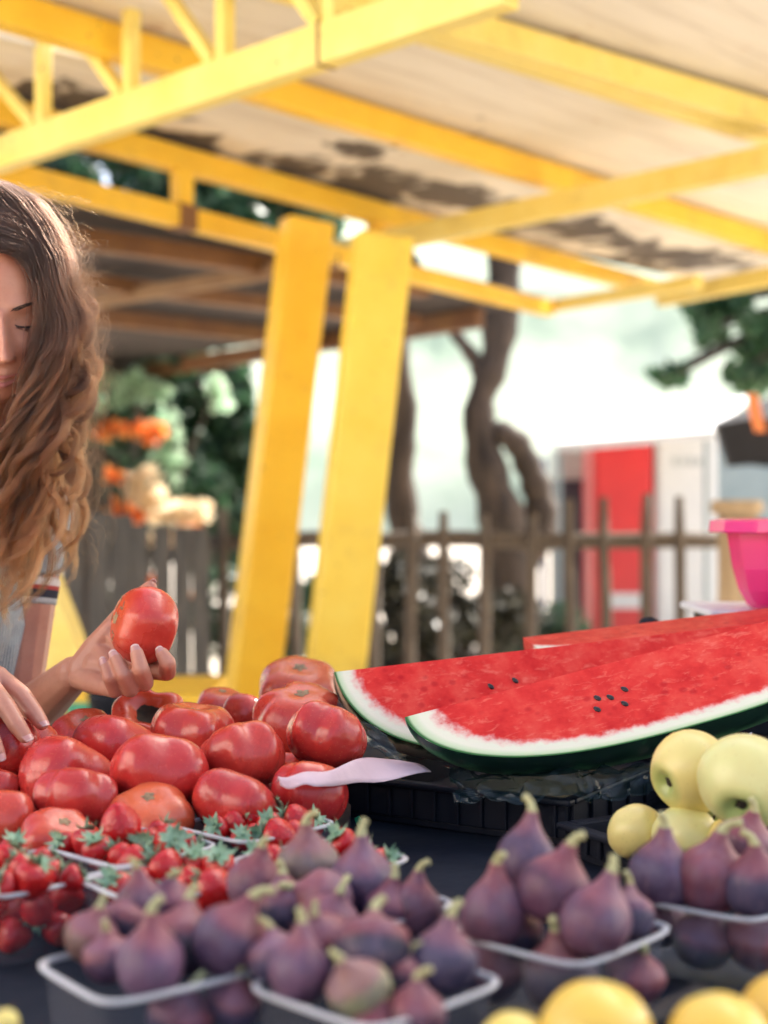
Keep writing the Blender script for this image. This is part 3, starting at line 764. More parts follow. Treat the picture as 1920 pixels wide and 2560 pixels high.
def fig(cx, cy_, d, w_, stem, colr, label, group, seed, longneck=1.0, curl=.25):
    rg = random.Random(seed); r = px(w_/2*1.08, d)
    prof = smoothpath([(a,b if b < .3 else .3+(b-.3)*longneck,0) for a,b in FIG_PROF], 34)
    ph = rg.uniform(0,6.28); bend = rg.uniform(-.10,.10)
    V, Fs = lathe([(p.x*r, p.y*r) for p in prof], 30, mod=lambda a,i: 1+.022*math.cos(11*a+ph)+.05*math.cos(2*a+ph)+.03*math.cos(3*a+i*.22+ph*2))
    zt = prof[-1].y*r
    V = [Vector((v.x+bend*r*max(0,v.z/zt)**2, v.y, v.z)) for v in V]
    ax = [max(0,min(1,(v.z/r+.9)/(2.5*longneck))) for v in V]
    o = link('fig', mesh('fig', V, Fs, M_FIG, True, {'axial': ax}), P(cx,cy_,d)); o.rotation_mode = 'QUATERNION'
    o.rotation_quaternion = orient(stem, rg.uniform(0,6.28)); o.color = (*colr,1)
    tag(o, label, 'fig', group)
    top = Vector((bend*r, 0, zt)); a = rg.uniform(0,6.28); cd = Vector((math.cos(a),math.sin(a),0))*curl*r
    sp = smoothpath([top-Vector((0,0,.06*r)), top+Vector((0,0,.22*r))+cd*.3, top+Vector((0,0,.32*r))+cd*.7, top+Vector((0,0,.40*r))+cd*1.1], 9)
    SV, SF = tube(sp, [.19*r,.16*r,.135*r,.12*r,.115*r,.115*r,.12*r,.13*r,.11*r], 10)
    link('stem', mesh('stem', SV, SF, M_FIGSTEM), (0,0,0), o); return o
PUR, DRK, RED_, BRN, GRN, BLU = (.080,.032,.075), (.022,.018,.040), (.15,.045,.065), (.20,.11,.085), (.40,.40,.17), (.052,.042,.090)
G1, G2, G3, G4, G5 = ('figs in the front left punnet','figs in the front middle punnet','figs in the punnet behind the front middle one','figs in the punnet in front of the black crate','figs in the punnet in front of the yellow apples')
FIGS = [
# front left punnet
(228,2338,.965,124,(.25,.1,.95),BRN,'brownish fig at the left corner of the front left punnet',G1,.7),
(275,2388,.935,126,(-.1,-.1,1),PUR,'small purple fig between the brownish fig and the tall-necked one',G1,.5),
(376,2408,.905,162,(.03,.1,1),(.17,.07,.13),'plump mauve fig with tall pale stem at the front of the front left punnet',G1,1.0),
(462,2345,.955,170,(.1,-.3,.9),DRK,'dark blue-black fig behind the plump mauve one',G1,.6),
(576,2345,.935,172,(.42,.0,.85),PUR,'purple fig leaning right at the right side of the front left punnet',G1,.8),
(352,2262,1.0,118,(-.05,.1,1),RED_,'reddish fig with orange neck at the back of the front left punnet',G1,1.0),
(312,2300,.985,116,(.2,-.3,.9),DRK,'dark fig deep behind the brownish one',G1,.5),
(420,2250,1.01,110,(.1,.2,1),PUR,'purple fig at the back right of the front left punnet',G1,.6),
(455,2540,.915,150,(.3,.2,.9),PUR,'purple fig seen through the wall of the front left punnet, left of two',G1,.6),
(585,2500,.925,130,(.1,.2,.9),BLU,'bluish fig seen through the wall of the front left punnet, right of two',G1,.6),
# front middle punnet
(748,2425,.89,150,(.06,.05,1),(.16,.06,.11),'mauve fig with yellow stem at the left of the front middle punnet',G2,1.0),
(690,2385,.92,130,(-.2,-.2,.9),BLU,'blue-shaded fig behind the mauve fig with the yellow stem',G2,.5),
(932,2358,.90,170,(.0,-.55,.75),DRK,'large navy fig lying with its base up in the front middle punnet',G2,.5),
(895,2468,.865,146,(-.42,.25,.80),GRN,'yellow-green fig with bent green stem at the front of the front middle punnet',G2,.7),
(1040,2535,.855,140,(.05,.2,1),RED_,'reddish fig with curled green stem at the front right of the front middle punnet',G2,.8),
(1108,2400,.905,150,(.15,.0,.95),BLU,'bluish purple fig at the right of the front middle punnet',G2,.9),
(800,2345,.945,130,(-.2,.3,.9),PUR,'purple fig at the back of the front middle punnet beside the navy one',G2,.6),
(1010,2440,.895,120,(.2,-.3,.9),DRK,'dark fig deep in the front middle punnet under the bluish one',G2,.5),
(940,2555,.86,130,(.2,.2,.9),PUR,'purple fig at the very bottom edge in the front middle punnet',G2,.6),
# punnet behind
(640,2208,1.08,128,(.15,.1,1),(.22,.07,.09),'rosy fig with pale stem at the left of the rear fig punnet',G3,.9),
(712,2262,1.05,150,(-.1,-.3,.9),DRK,'navy fig in front of the rosy one in the rear fig punnet',G3,.5),
(772,2165,1.11,142,(-.03,.05,1),(.30,.22,.15),'greenish brown fig standing upright at the back of the rear fig punnet',G3,.9),
(800,2250,1.045,150,(-.75,.2,.45),(.24,.10,.13),'pinkish fig lying on its side in the rear fig punnet',G3,.6),
(905,2205,1.08,160,(-.05,.1,1),(.10,.045,.09),'dark purple fig with greenish stem at the right back of the rear fig punnet',G3,.9),
(824,2298,1.02,140,(.25,.2,.9),PUR,'purple fig at the front of the rear fig punnet',G3,.6),
(1035,2272,1.06,124,(.1,.1,1),RED_,'red-necked fig at the right corner of the rear fig punnet',G3,1.0),
(968,2270,1.06,130,(.2,.1,.95),PUR,'purple fig between the dark purple and the red-necked one',G3,.7),
# punnet in front of the crate
(1234,2286,1.0,150,(.02,.1,1),(.20,.07,.10),'rosy purple fig with curved pale stem at the left of the crate-side punnet',G4,1.1),
(1314,2150,1.05,140,(.15,.0,1),PUR,'tall fig with a pale stem at the back of the crate-side punnet',G4,1.1),
(1384,2222,1.0,162,(.33,.05,.92),(.16,.055,.10),'violet fig leaning right in the middle of the crate-side punnet',G4,.9),
(1490,2302,.975,166,(.26,.05,.95),(.20,.07,.11),'pinkish violet fig leaning right at the front of the crate-side punnet',G4,.95),
(1572,2282,1.01,124,(.1,-.3,.9),BLU,'blue-grey fig at the right back of the crate-side punnet',G4,.6),
(1290,2330,1.02,120,(.0,-.2,.9),DRK,'dark fig deep under the rosy purple one',G4,.5),
(1400,2440,.985,170,(-.1,.2,.95),(.20,.14,.13),'greenish purple fig low in the crate-side punnet, seen through its wall',G4,.9),
(1585,2440,1.0,140,(.2,.3,.9),RED_,'reddish fig low in the crate-side punnet, at its right wall',G4,.6),
(1230,2420,1.02,150,(.1,.3,.9),PUR,'purple fig low in the crate-side punnet, at its left wall',G4,.6),
# punnet in front of the apples
(1655,2190,1.10,150,(.06,.05,1),PUR,'purple fig with a pointed neck at the left of the right-hand fig punnet',G5,1.0),
(1778,2190,1.09,168,(.20,.1,1),(.20,.05,.075),'wine-red fig with a stubby stem in the middle of the right-hand fig punnet',G5,.8),
(1892,2212,1.07,150,(-.05,.05,1),BLU,'bluish fig at the right edge in the right-hand fig punnet',G5,.8),
(1862,2105,1.15,130,(.25,.1,.9),RED_,'reddish fig at the back of the right-hand fig punnet',G5,.7),
(1760,2345,1.09,140,(.2,.3,.9),(.13,.13,.10),'greenish fig seen through the wall of the right-hand fig punnet',G5,.6),
(1895,2345,1.08,150,(-.1,.3,.9),(.24,.10,.11),'rosy fig seen through the wall of the right-hand fig punnet',G5,.6),
(1650,2300,1.12,120,(.1,.3,.9),DRK,'dark fig low at the left wall of the right-hand fig punnet',G5,.5),
]
for i, f in enumerate(FIGS): fig(*f[:8], seed=i+1, longneck=f[8]*.86, curl=.15+.35*((i*37)%10)/10)

# ================================================================ punnets of clear plastic
def clear_mat(name, lo, hi, tint=(.86,.89,.93), rough=.12, base=(.62,.64,.70)):
    m, nt, out = new_mat(name)
    tr_ = nt.nodes.new('ShaderNodeBsdfTransparent'); tr_.inputs[0].default_value = (*tint,1)
    b = pbsdf(nt, None, base, rough, Specular_IOR_Level=.8)
    lw = nt.nodes.new('ShaderNodeLayerWeight'); lw.inputs[0].default_value = .35
    mr = nt.nodes.new('ShaderNodeMapRange'); nt.links.new(lw.outputs['Facing'], mr.inputs[0]); mr.inputs[3].default_value = lo; mr.inputs[4].default_value = hi
    mx = nt.nodes.new('ShaderNodeMixShader'); nt.links.new(mr.outputs[0], mx.inputs[0])
    nt.links.new(tr_.outputs[0], mx.inputs[1]); nt.links.new(b.outputs[0], mx.inputs[2]); nt.links.new(mx.outputs[0], out.inputs[0]); return m
M_PUN = clear_mat('clear_plastic_wall', .06, .30, base=(.30,.31,.35))
M_RIM = clear_mat('clear_plastic_rim', .45, .85, (.92,.92,.94), .15, base=(.80,.80,.80))
def rrect(a, b, r, n=40):
    out = []
    for k in range(n):
        t = 2*math.pi*k/n; c, s = math.cos(t), math.sin(t); e = .32
        out.append((a*math.copysign(abs(c)**e, c), b*math.copysign(abs(s)**e, s)))
    return out
def punnet(pxx, pyy, yaw, label, a=.058, b=.053, h=.060, rimz=None, group='clear plastic punnets of fruit', zb=TZ):
    d = (ZC-(zb+h))*F/(pyy-1280); c = P(pxx,pyy,d)
    t = thing('punnet', (c.x,c.y,zb+.001), label, 'punnet', group); t.rotation_euler = (0,0,R(yaw))
    rows = [(.0,.60),(.0015,.86),(.006,.90),(.03,.95),(h-.004,1.0),(h,1.0)]
    N = 56; V = []; Fs = []
    for z, k in rows:
        for i, (x, y) in enumerate(rrect(a*k, b*k, .01, N)):
            rb_ = 1+.010*(1 if i%4 < 2 else -1) if .006 < z < h-.01 else 1
            V.append((x*rb_, y*rb_, z))
    for i in range(len(rows)-1):
        for j in range(N): Fs.append((i*N+j, i*N+(j+1)%N, (i+1)*N+(j+1)%N, (i+1)*N+j))
    Fs.append(tuple(range(N-1,-1,-1)))
    link('tray', mesh('tray', V, Fs, M_PUN), (0,0,0), t)
    ring = [Vector((x,y,h)) for x, y in rrect(a*1.02, b*1.02, .01, N)]
    RV = []; RF = []; prf = [(-.0004,-.0021),(.0018,-.0024),(.0036,-.0011),(.0036,.0006),(.0016,.0012),(-.0006,.0009)]
    for i, p in enumerate(ring):
        o_ = Vector((p.x,p.y,0)).normalized()
        for q in prf: RV.append(p+o_*q[0]+Vector((0,0,q[1])))
    m_ = len(prf)
    for i in range(N):
        for j in range(m_): RF.append((i*m_+j, ((i+1)%N)*m_+j, ((i+1)%N)*m_+(j+1)%m_, i*m_+(j+1)%m_))
    link('rim', mesh('rim', RV, RF, M_RIM), (0,0,0), t); return t, c
punnet(392,2412,38,'clear plastic punnet of figs at the front left', .062,.052)
punnet(940,2462,46,'clear plastic punnet of figs at the bottom middle', .060,.056)
punnet(875,2262,44,'clear plastic punnet of figs behind the bottom middle one', .060,.056)
punnet(1405,2328,48,'clear plastic punnet of figs below the black crate', .060,.056)
punnet(1800,2232,52,'clear plastic punnet of figs in front of the yellow apples', .060,.056)
SP = []
SP.append(punnet(62,2182,48,'clear plastic punnet of strawberries at the left edge', .058,.055))
SP.append(punnet(330,2118,46,'clear plastic punnet of strawberries with thick leaf caps below the heap', .056,.053))
SP.append(punnet(636,2062,47,'clear plastic punnet of strawberries touching the tomatoes, farthest back', .058,.054))
SP.append(punnet(420,2200,40,'clear plastic punnet of strawberries behind the front left figs', .056,.052))
SP.append(punnet(800,2152,46,'clear plastic punnet of strawberries half hidden behind figs', .058,.054))

# ================================================================ strawberries
def straw_mat():
    m, nt, out = new_mat('strawberry_skin')
    v = coord(nt); ax = attr(nt,'axial')
    vo = nt.nodes.new('ShaderNodeTexVoronoi'); vo.inputs['Scale'].default_value = 4.6; nt.links.new(v, vo.inputs['Vector'])
    sd_ = ramp(nt, vo.outputs['Distance'], [(.10,g(1)),(.17,g(0))])
    col = ramp(nt, noise(nt, v, 1.4, 3, W=mth(nt,'MULTIPLY',objrand(nt),30)), [(.3,(.40,.007,.012)),(.7,(.58,.020,.016))])
    col = mixc(nt, ramp(nt, ax, [(.85,g(0)),(1,g(.4))]), col, (.62,.16,.08))
    col = mixc(nt, mth(nt,'MULTIPLY',sd_,.4), col, (.60,.30,.10))
    b = pbsdf(nt, out, col, .25, Subsurface_Weight=.1, Subsurface_Scale=.005)
    bump(nt, b, vo.outputs['Distance'], .12, .10); return m
M_STRAW = straw_mat()
M_CALYX = mat_simple('leaf_cap', (.30,.44,.28), (.13,.27,.15), 2.5, .5)
def straw_mesh(seed):
    rg = random.Random(seed); r = 1.0; el = rg.uniform(1.15,1.5)
    prof = [(.05,.62),(.45,.66),(.80,.55),(.98,.25),(1.0,-.05),(.90,-.40),(.68,-.80),(.42,-1.10),(.18,-1.28),(.02,-1.32)]
    pr = smoothpath([(a,b*el/1.25,0) for a,b in prof], 18); ph = rg.uniform(0,6.28)
    V, Fs = lathe([(p.x,p.y) for p in pr], 20, mod=lambda a,i: 1+.05*math.cos(2*a+ph)+.03*math.cos(3*a+ph*2))
    ax = [max(0,(v.z+.3)/1.0) for v in V]
    CV = []; CF = []
    for k in range(13):
        a = 2*math.pi*k/13+rg.uniform(-.2,.2); ln = rg.uniform(.55,1.12); lift = rg.uniform(-.16,.75)
        dirv = Vector((math.cos(a),math.sin(a),0)); sd2 = Vector((-math.sin(a),math.cos(a),0)); b0 = len(CV)
        for s, wd in ((0,.12),(.35,.20),(.7,.15),(1,.01)):
            rr_ = min(1.12, ln*s+.05); zz = (.70-.46*max(0,rr_-.30)**2.2)*el/1.25+.02+(.16+lift)*s**3; q = dirv*rr_+Vector((0,0,zz))
            CV += [q-sd2*wd, q+sd2*wd]
        for s in range(3): CF.append((b0+2*s, b0+2*s+1, b0+2*s+3, b0+2*s+2))
    tv, tf = tube([(0,0,.6*el/1.25),(.04,.02,.85*el/1.25),(.12,.05,1.02*el/1.25)], [.10,.08,.09], 7); b0 = len(CV); CV += tv; CF += [tuple(i+b0 for i in f) for f in tf]
    return mesh('strawberry', V, Fs, M_STRAW, True, {'axial': ax}), mesh('leaf_cap', CV, CF, M_CALYX, True)
SM = [straw_mesh(s) for s in range(6)]
def berry(c, r, d3, label, group, k, capped=True):
    o = link('strawberry', SM[k%6][0], c); o.scale = (r,r,r); o.rotation_mode = 'QUATERNION'; o.rotation_quaternion = orient(d3, k*2.1)
    tag(o, label, 'strawberry', group)
    if capped: link('leaf_cap', SM[k%6][1], (0,0,0), o)
    return o
ORD = ['first','second','third','fourth','fifth','sixth','seventh','eighth','ninth','tenth','eleventh','twelfth']
def fill_punnet(t, c, where, group, top_specs, seed):
    """top berries placed where the photo shows them, two hidden-looking rows lower against the wall"""
    rg = random.Random(seed); zb = TZ+.001
    for row, (z, num) in enumerate(((.016,5),(.037,5)) if 'left edge' in where else ((.016,5),)):
        L = []
        for j in range(num):
            a = R(t.rotation_euler.z*57.3)+2*math.pi*(j+.5*row)/num
            L.append((c.x+.034*math.cos(a), c.y+.032*math.sin(a)))
        L.sort()
        for j, (x, y) in enumerate(L):
            berry(Vector((x,y,zb+z)), rg.uniform(.0135,.0155), (rg.uniform(-1,1),rg.uniform(-.8,.8),rg.uniform(-.4,.9)),
                  '%s-layer strawberry, %s from left in the %s' % (('bottom','middle')[row], ORD[j], where), group, seed*7+row*5+j, capped=row == 1 and j%2 == 1)
    tops = sorted(top_specs)
    for j, (bx, by, w_, dd, d3) in enumerate(tops):
        d = (ZC-(zb+.060+.010))*F/(by-1280) if dd is None else dd
        if j%2: d3 = (d3[0]*1.6+.2, -.25, d3[2]*.5+.05)
        berry(P(bx,by,d), px(w_*.56,d), d3, 'top strawberry, %s from left in the %s' % (ORD[j], where), group, seed*3+j)
fill_punnet(*SP[0], 'punnet at the left edge', 'strawberries in the punnet at the left edge', [
 (22,2140,66,1.20,(.1,.1,1)),(55,2170,64,1.17,(-.5,.2,.8)),(85,2190,92,1.13,(.3,-.1,.95)),(8,2215,70,1.12,(-.4,.5,.6)),(140,2185,60,1.16,(.9,.3,.4)),(185,2195,58,1.15,(.5,.5,.7)),(35,2120,60,1.23,(.3,.4,.9)),(110,2150,56,1.20,(.2,.5,.7))], 1)
fill_punnet(*SP[1], 'leafy punnet below the heap', 'strawberries in the leafy punnet', [
 (302,2068,92,1.27,(.1,-.2,-.9)),(215,2100,66,1.27,(-.1,.2,1)),(245,2125,70,1.24,(-.2,.3,.9)),(165,2110,56,1.28,(-.6,.6,.5)),(300,2140,62,1.23,(-.3,.8,.5)),(370,2110,70,1.26,(-.2,.9,.3)),(425,2105,78,1.25,(.4,.7,.4)),(340,2150,66,1.22,(.3,.8,.5)),(470,2110,58,1.28,(.7,.5,.4)),(400,2080,60,1.30,(.1,.8,.6))], 2)
fill_punnet(*SP[2], 'farthest punnet', 'strawberries in the farthest punnet', [
 (622,2040,62,1.37,(-.3,.1,.9)),(668,2018,56,1.39,(.5,.4,.8)),(590,2058,60,1.36,(.4,.6,.6)),(540,2072,58,1.35,(-.2,.7,.5)),(672,2060,58,1.35,(-.1,.7,.7)),(735,2052,72,1.37,(-.9,.1,.3)),(775,2060,66,1.38,(.6,.2,.6)),(605,2098,54,1.32,(.1,.7,.6)),(690,2092,80,1.32,(-.9,.2,.2)),(735,2085,60,1.33,(.8,.3,.5)),(640,2085,50,1.33,(.2,.9,.4))], 3)
fill_punnet(*SP[3], 'punnet behind the front left figs', 'strawberries behind the front left figs', [
 (292,2218,70,1.16,(-.4,.4,.7)),(410,2172,88,1.19,(-.5,.1,.7)),(490,2162,70,1.20,(-.1,.3,1)),(545,2165,76,1.19,(.1,.5,.9)),(475,2205,70,1.16,(-.7,.5,.5)),(532,2222,100,1.13,(-.8,.5,.3)),(350,2205,66,1.18,(-.3,.7,.5)),(440,2235,70,1.13,(-.5,.7,.4)),(330,2240,60,1.14,(.3,.5,.7))], 4)
fill_punnet(*SP[4], 'punnet half hidden behind figs', 'strawberries half hidden behind figs', [
 (855,2105,70,1.27,(-.5,.3,.7)),(690,2150,70,1.23,(.3,.4,.8)),(905,2140,66,1.24,(.3,.5,.8)),(650,2140,64,1.25,(-.4,.5,.7)),(760,2120,60,1.27,(.2,.5,.8)),(960,2155,60,1.22,(.6,.4,.6)),(740,2165,60,1.21,(.2,.6,.7))], 5)

# ================================================================ black crates
def crate(o_, e1, e2, h, label, cat='crate', zb=TZ+.001, nrib=9, mesh_lip=.012):
    """open crate: o_ front corner, e1/e2 its two sides as vectors"""
    o_ = Vector((o_[0],o_[1],zb)); e1 = Vector((*e1,0)); e2 = Vector((*e2,0)); L1, L2 = e1.length, e2.length; d1, d2 = e1/L1, e2/L2
    rot = axes_rot(d1)
    t = thing('crate', tuple(o_), label, cat); th = .006
    def bb(u, v, z, su, sv, sz, bev=.0015): return bbox(o_+d1*u+d2*v+Vector((0,0,z)), (su,sv,sz), rot, bev)
    solid('base', bb(L1/2, L2/2, .004, L1-.004, L2-.004, .008), M_BLK, t)
    w_ = MB()
    for v in (th/2, L2-th/2): w_.add(bb(L1/2, v, h/2+.003, L1, th, h-.010))
    for u in (th/2, L1-th/2): w_.add(bb(u, L2/2, h/2+.003, th, L2-2*th-.001, h-.010))
    for i in range(nrib+1):
        u = .012+(L1-.024)*i/nrib
        for v in (-.0022, L2+.0022): w_.add(bb(u, v, h/2+.002, .0045, .0045, h-.014, .001))
        v = .012+(L2-.024)*i/nrib
        for u2 in (-.0022, L1+.0022): w_.add(bb(u2, v, h/2+.002, .0045, .0045, h-.014, .001))
    solid('wall', w_.vf, M_BLK, t)
    r_ = MB()
    for v in (-.002, L2+.002): r_.add(bb(L1/2, v, h-.002, L1+.018, .016, .007, .0025))
    for u in (-.002, L1+.002): r_.add(bb(u, L2/2, h-.002, .0158, L2-.0125, .0066, .0025))
    solid('rim', r_.vf, M_BLK, t); return t
cA = (.195,1.525)
l_, r_d = Vector((-.85,.53)), Vector((.53,.85))
crate(cA, l_*.292, r_d*.50, .050, 'black ribbed plastic crate under the watermelon wedges')
q0 = Vector(cA)+r_d*.29; q1 = q0-l_*.012
crate(q1, r_d*.24, -l_*.26, .050, 'black plastic crate behind the apples under the right end of the wedges')
crate((.192,1.482), (.110,-.195), (.24,.135), .034, 'shallow black tray holding the yellow apples')
crate((.035,.775), (.10,-.09), (.20,.13), .05, 'black tray of round yellow fruit at the bottom right', zb=TZ+.001)
crate((-.33,.80), (.09,-.09), (-.20,-.20), .03, 'empty black tray at the bottom left corner')

# ================================================================ watermelon wedges
def melon_flesh_mat(a, r, p):
    m, nt, out = new_mat('watermelon_flesh')
    tc = nt.nodes.new('ShaderNodeTexCoord'); sx = nt.nodes.new('ShaderNodeSeparateXYZ'); nt.links.new(tc.outputs['Object'], sx.inputs[0])
    xx = mth(nt,'POWER',mth(nt,'ABSOLUTE',mth(nt,'DIVIDE',sx.outputs[0],a)),p)
    RR = mth(nt,'DIVIDE',mth(nt,'ADD',mth(nt,'MULTIPLY',sx.outputs[1],sx.outputs[1]),mth(nt,'MULTIPLY',sx.outputs[2],sx.outputs[2])),r*r)
    q = mth(nt,'SQRT',mth(nt,'ADD',xx,RR))
    nz = noise(nt, tc.outputs['Object'], 75, 4, .6); nz2 = noise(nt, tc.outputs['Object'], 22, 4, .6)
    qq = mth(nt,'ADD',q,mth(nt,'MULTIPLY',mth(nt,'SUBTRACT',nz,.5),.13))
    qq = mth(nt,'ADD',qq,mth(nt,'MULTIPLY',mth(nt,'SUBTRACT',nz2,.5),.05))
    fl_ = ramp(nt, nz2, [(.3,(.52,.016,.018)),(.5,(.67,.042,.034)),(.72,(.75,.10,.07))])
    mot = noise(nt, coord(nt,'Object',(1,2.2,2.2)), 60, 5, .65, .5)
    fl_ = mixc(nt, ramp(nt, mot, [(.54,g(0)),(.70,g(.5))]), fl_, (.80,.20,.14))
    vo = nt.nodes.new('ShaderNodeTexVoronoi'); vo.inputs['Scale'].default_value = 62; nt.links.new(coord(nt,'Object',(.8,1,1)), vo.inputs['Vector'])
    hol = mth(nt,'MULTIPLY',ramp(nt, vo.outputs['Distance'], [(.14,g(.55)),(.30,g(0))]), ramp(nt, q, [(.25,g(0)),(.4,g(1)),(.62,g(1)),(.72,g(0))]))
    fl_ = mixc(nt, hol, fl_, (.42,.008,.016))
    col = mixc(nt, ramp(nt, qq, [(.81,g(0)),(.87,g(1))]), fl_, (.80,.42,.38))
    col = mixc(nt, ramp(nt, qq, [(.83,g(0)),(.89,g(1))]), col, (.76,.75,.58))
    col = mixc(nt, ramp(nt, q, [(.93,g(0)),(.975,g(1))]), col, (.52,.64,.38))
    col = mixc(nt, ramp(nt, q, [(.976,g(0)),(.99,g(1))]), col, (.05,.16,.05))
    b = pbsdf(nt, out, col, .42, Subsurface_Weight=.05, Subsurface_Scale=.006, Specular_IOR_Level=.08)
    bump(nt, b, mot, .22, .002); return m
def melon_rind_mat(stripe):
    m, nt, out = new_mat('watermelon_rind')
    tc = nt.nodes.new('ShaderNodeTexCoord'); sx = nt.nodes.new('ShaderNodeSeparateXYZ'); nt.links.new(tc.outputs['Object'], sx.inputs[0])
    an = mth(nt,'ARCTAN2',sx.outputs[1],sx.outputs[2])
    nz = noise(nt, coord(nt,'Object',(1,1,1)), 26, 5, .65)
    s = mth(nt,'SINE',mth(nt,'ADD',mth(nt,'MULTIPLY',an,7.0),mth(nt,'MULTIPLY',nz,5.5)))
    col = ramp(nt, mth(nt,'ADD',mth(nt,'MULTIPLY',s,.5),.5), stripe)
    b = pbsdf(nt, out, col, .28); bump(nt, b, nz, .1, .003); return m
RIND_D = melon_rind_mat([(.25,(.010,.034,.026)),(.55,(.026,.10,.056)),(.85,(.09,.25,.13))])
RIND_L = melon_rind_mat([(.2,(.015,.04,.025)),(.42,(.16,.18,.09)),(.62,(.52,.45,.33))])
M_SEED = mat_simple('melon_seed', (.02,.010,.012), (.01,.006,.008), 50, .3)
def wedge(Lp, Rp, r, tilt, span, label, rind, seeds=(), cut=(-1,1), name='watermelon_wedge', p=2.6):
    """Lp, Rp ends of the ridge; tilt = how far the visible face leans towards the camera from straight down"""
    Lp, Rp = Vector(Lp), Vector(Rp); c = (Lp+Rp)/2; a = (Rp-Lp).length/2; X = (Rp-Lp).normalized()
    Z = Vector((0,0,1)); Z = (Z-X*Z.dot(X)).normalized(); Y = Z.cross(X)      # Y points away from the camera
    t = thing(name, tuple(c), label, 'watermelon', 'cut watermelon wedges')
    t.rotation_mode = 'QUATERNION'; t.rotation_quaternion = Matrix((X,Y,Z)).transposed().to_quaternion()
    def dirn(phi): return Vector((0, -math.sin(phi), -math.cos(phi)))          # phi 0 = straight down, + towards the camera
    def rho(x): return r*math.sqrt(max(0,1-abs(x/a)**p))
    nx = 64; xs = [a*math.sin(math.pi/2*(cut[0]+(cut[1]-cut[0])*i/nx)) for i in range(nx+1)]
    M_F = melon_flesh_mat(a, r, p); fm = MB(); ns = 18
    for phi, flip in ((tilt,0),(tilt-span,1)):
        e = dirn(phi); V = []; Fs = []
        nrm = X.cross(Vector((0,0,1)))
        for i, x in enumerate(xs):
            for j in range(ns+1):
                s_ = j/ns; q = Vector((x,0,0))+e*(rho(x)*s_); V.append(q)
        for i in range(nx):
            for j in range(ns):
                f = (i*(ns+1)+j, (i+1)*(ns+1)+j, (i+1)*(ns+1)+j+1, i*(ns+1)+j+1); Fs.append(f if flip else f[::-1])
        fm.add((V,Fs))
    if cut[0] > -1:   # a flat end where the wedge has been cut short
        x = xs[0]; V = [Vector((x,0,0))]+[Vector((x,0,0))+dirn(tilt-span*k/12)*rho(x) for k in range(13)]
        fm.add((V,[(0,k+1,k+2) for k in range(12)]))
    link('flesh', mesh('flesh', fm.v, fm.f, M_F, False), (0,0,0), t)
    V = []; Fs = []; na = 22
    for x in xs:
        for k in range(na+1): V.append(Vector((x,0,0))+dirn(tilt-span*k/na)*(rho(x)+.0008))
    for i in range(nx):
        for k in range(na): Fs.append((i*(na+1)+k, i*(na+1)+k+1, (i+1)*(na+1)+k+1, (i+1)*(na+1)+k))
    link('rind', mesh('rind', V, Fs, rind), (0,0,0), t)
    # seeds where the photo shows them: intersect the sight line with the face
    inv = t.rotation_quaternion.to_matrix(); e = dirn(tilt); en = Vector((1,0,0)).cross(e)
    cl = inv.transposed() @ (Vector((0,0,ZC))-c)
    for (sx_, sy_) in seeds:
        dv = inv.transposed() @ (P(sx_,sy_,1)-Vector((0,0,ZC)))
        k = -cl.dot(en)/dv.dot(en); q = cl+dv*k
        SV, SF = lathe([(.0002,-.0052),(.0022,-.0035),(.0033,0),(.0025,.003),(.0003,.0046)], 10)
        up_ = en if en.dot(cl) > 0 else -en
        ax_ = (e*.8+Vector((.5,0,0))).normalized(); bx_ = up_.cross(ax_)
        SV = [q+ax_*v.z+bx_*v.x+up_*(v.y*.55+.0006) for v in SV]
        link('seed', mesh('seed', SV, SF, M_SEED), (0,0,0), t)
    return t
w1 = wedge(P(1012,1793,1.56), P(2200,1478,1.66), .112, R(49), R(90), 'nearest watermelon wedge with five dark seeds and dark green rind', RIND_D,
  [(1494,1746),(1526,1744),(1562,1724),(1562,1760),(1493,1774)])
w2 = wedge(P(835,1680,1.68), P(2010,1545,1.86), .128, R(36), R(88), 'middle watermelon wedge with pale striped rind, its tip over the tomatoes', RIND_L,
  [(1227,1717),(1288,1702)], p=4.2)
w3 = wedge(P(1180,1609,1.88), P(2420,1460,2.04), .110, R(81), R(80), 'farthest watermelon wedge lying flat with only a thin red strip showing', RIND_D, cut=(-.60,1))
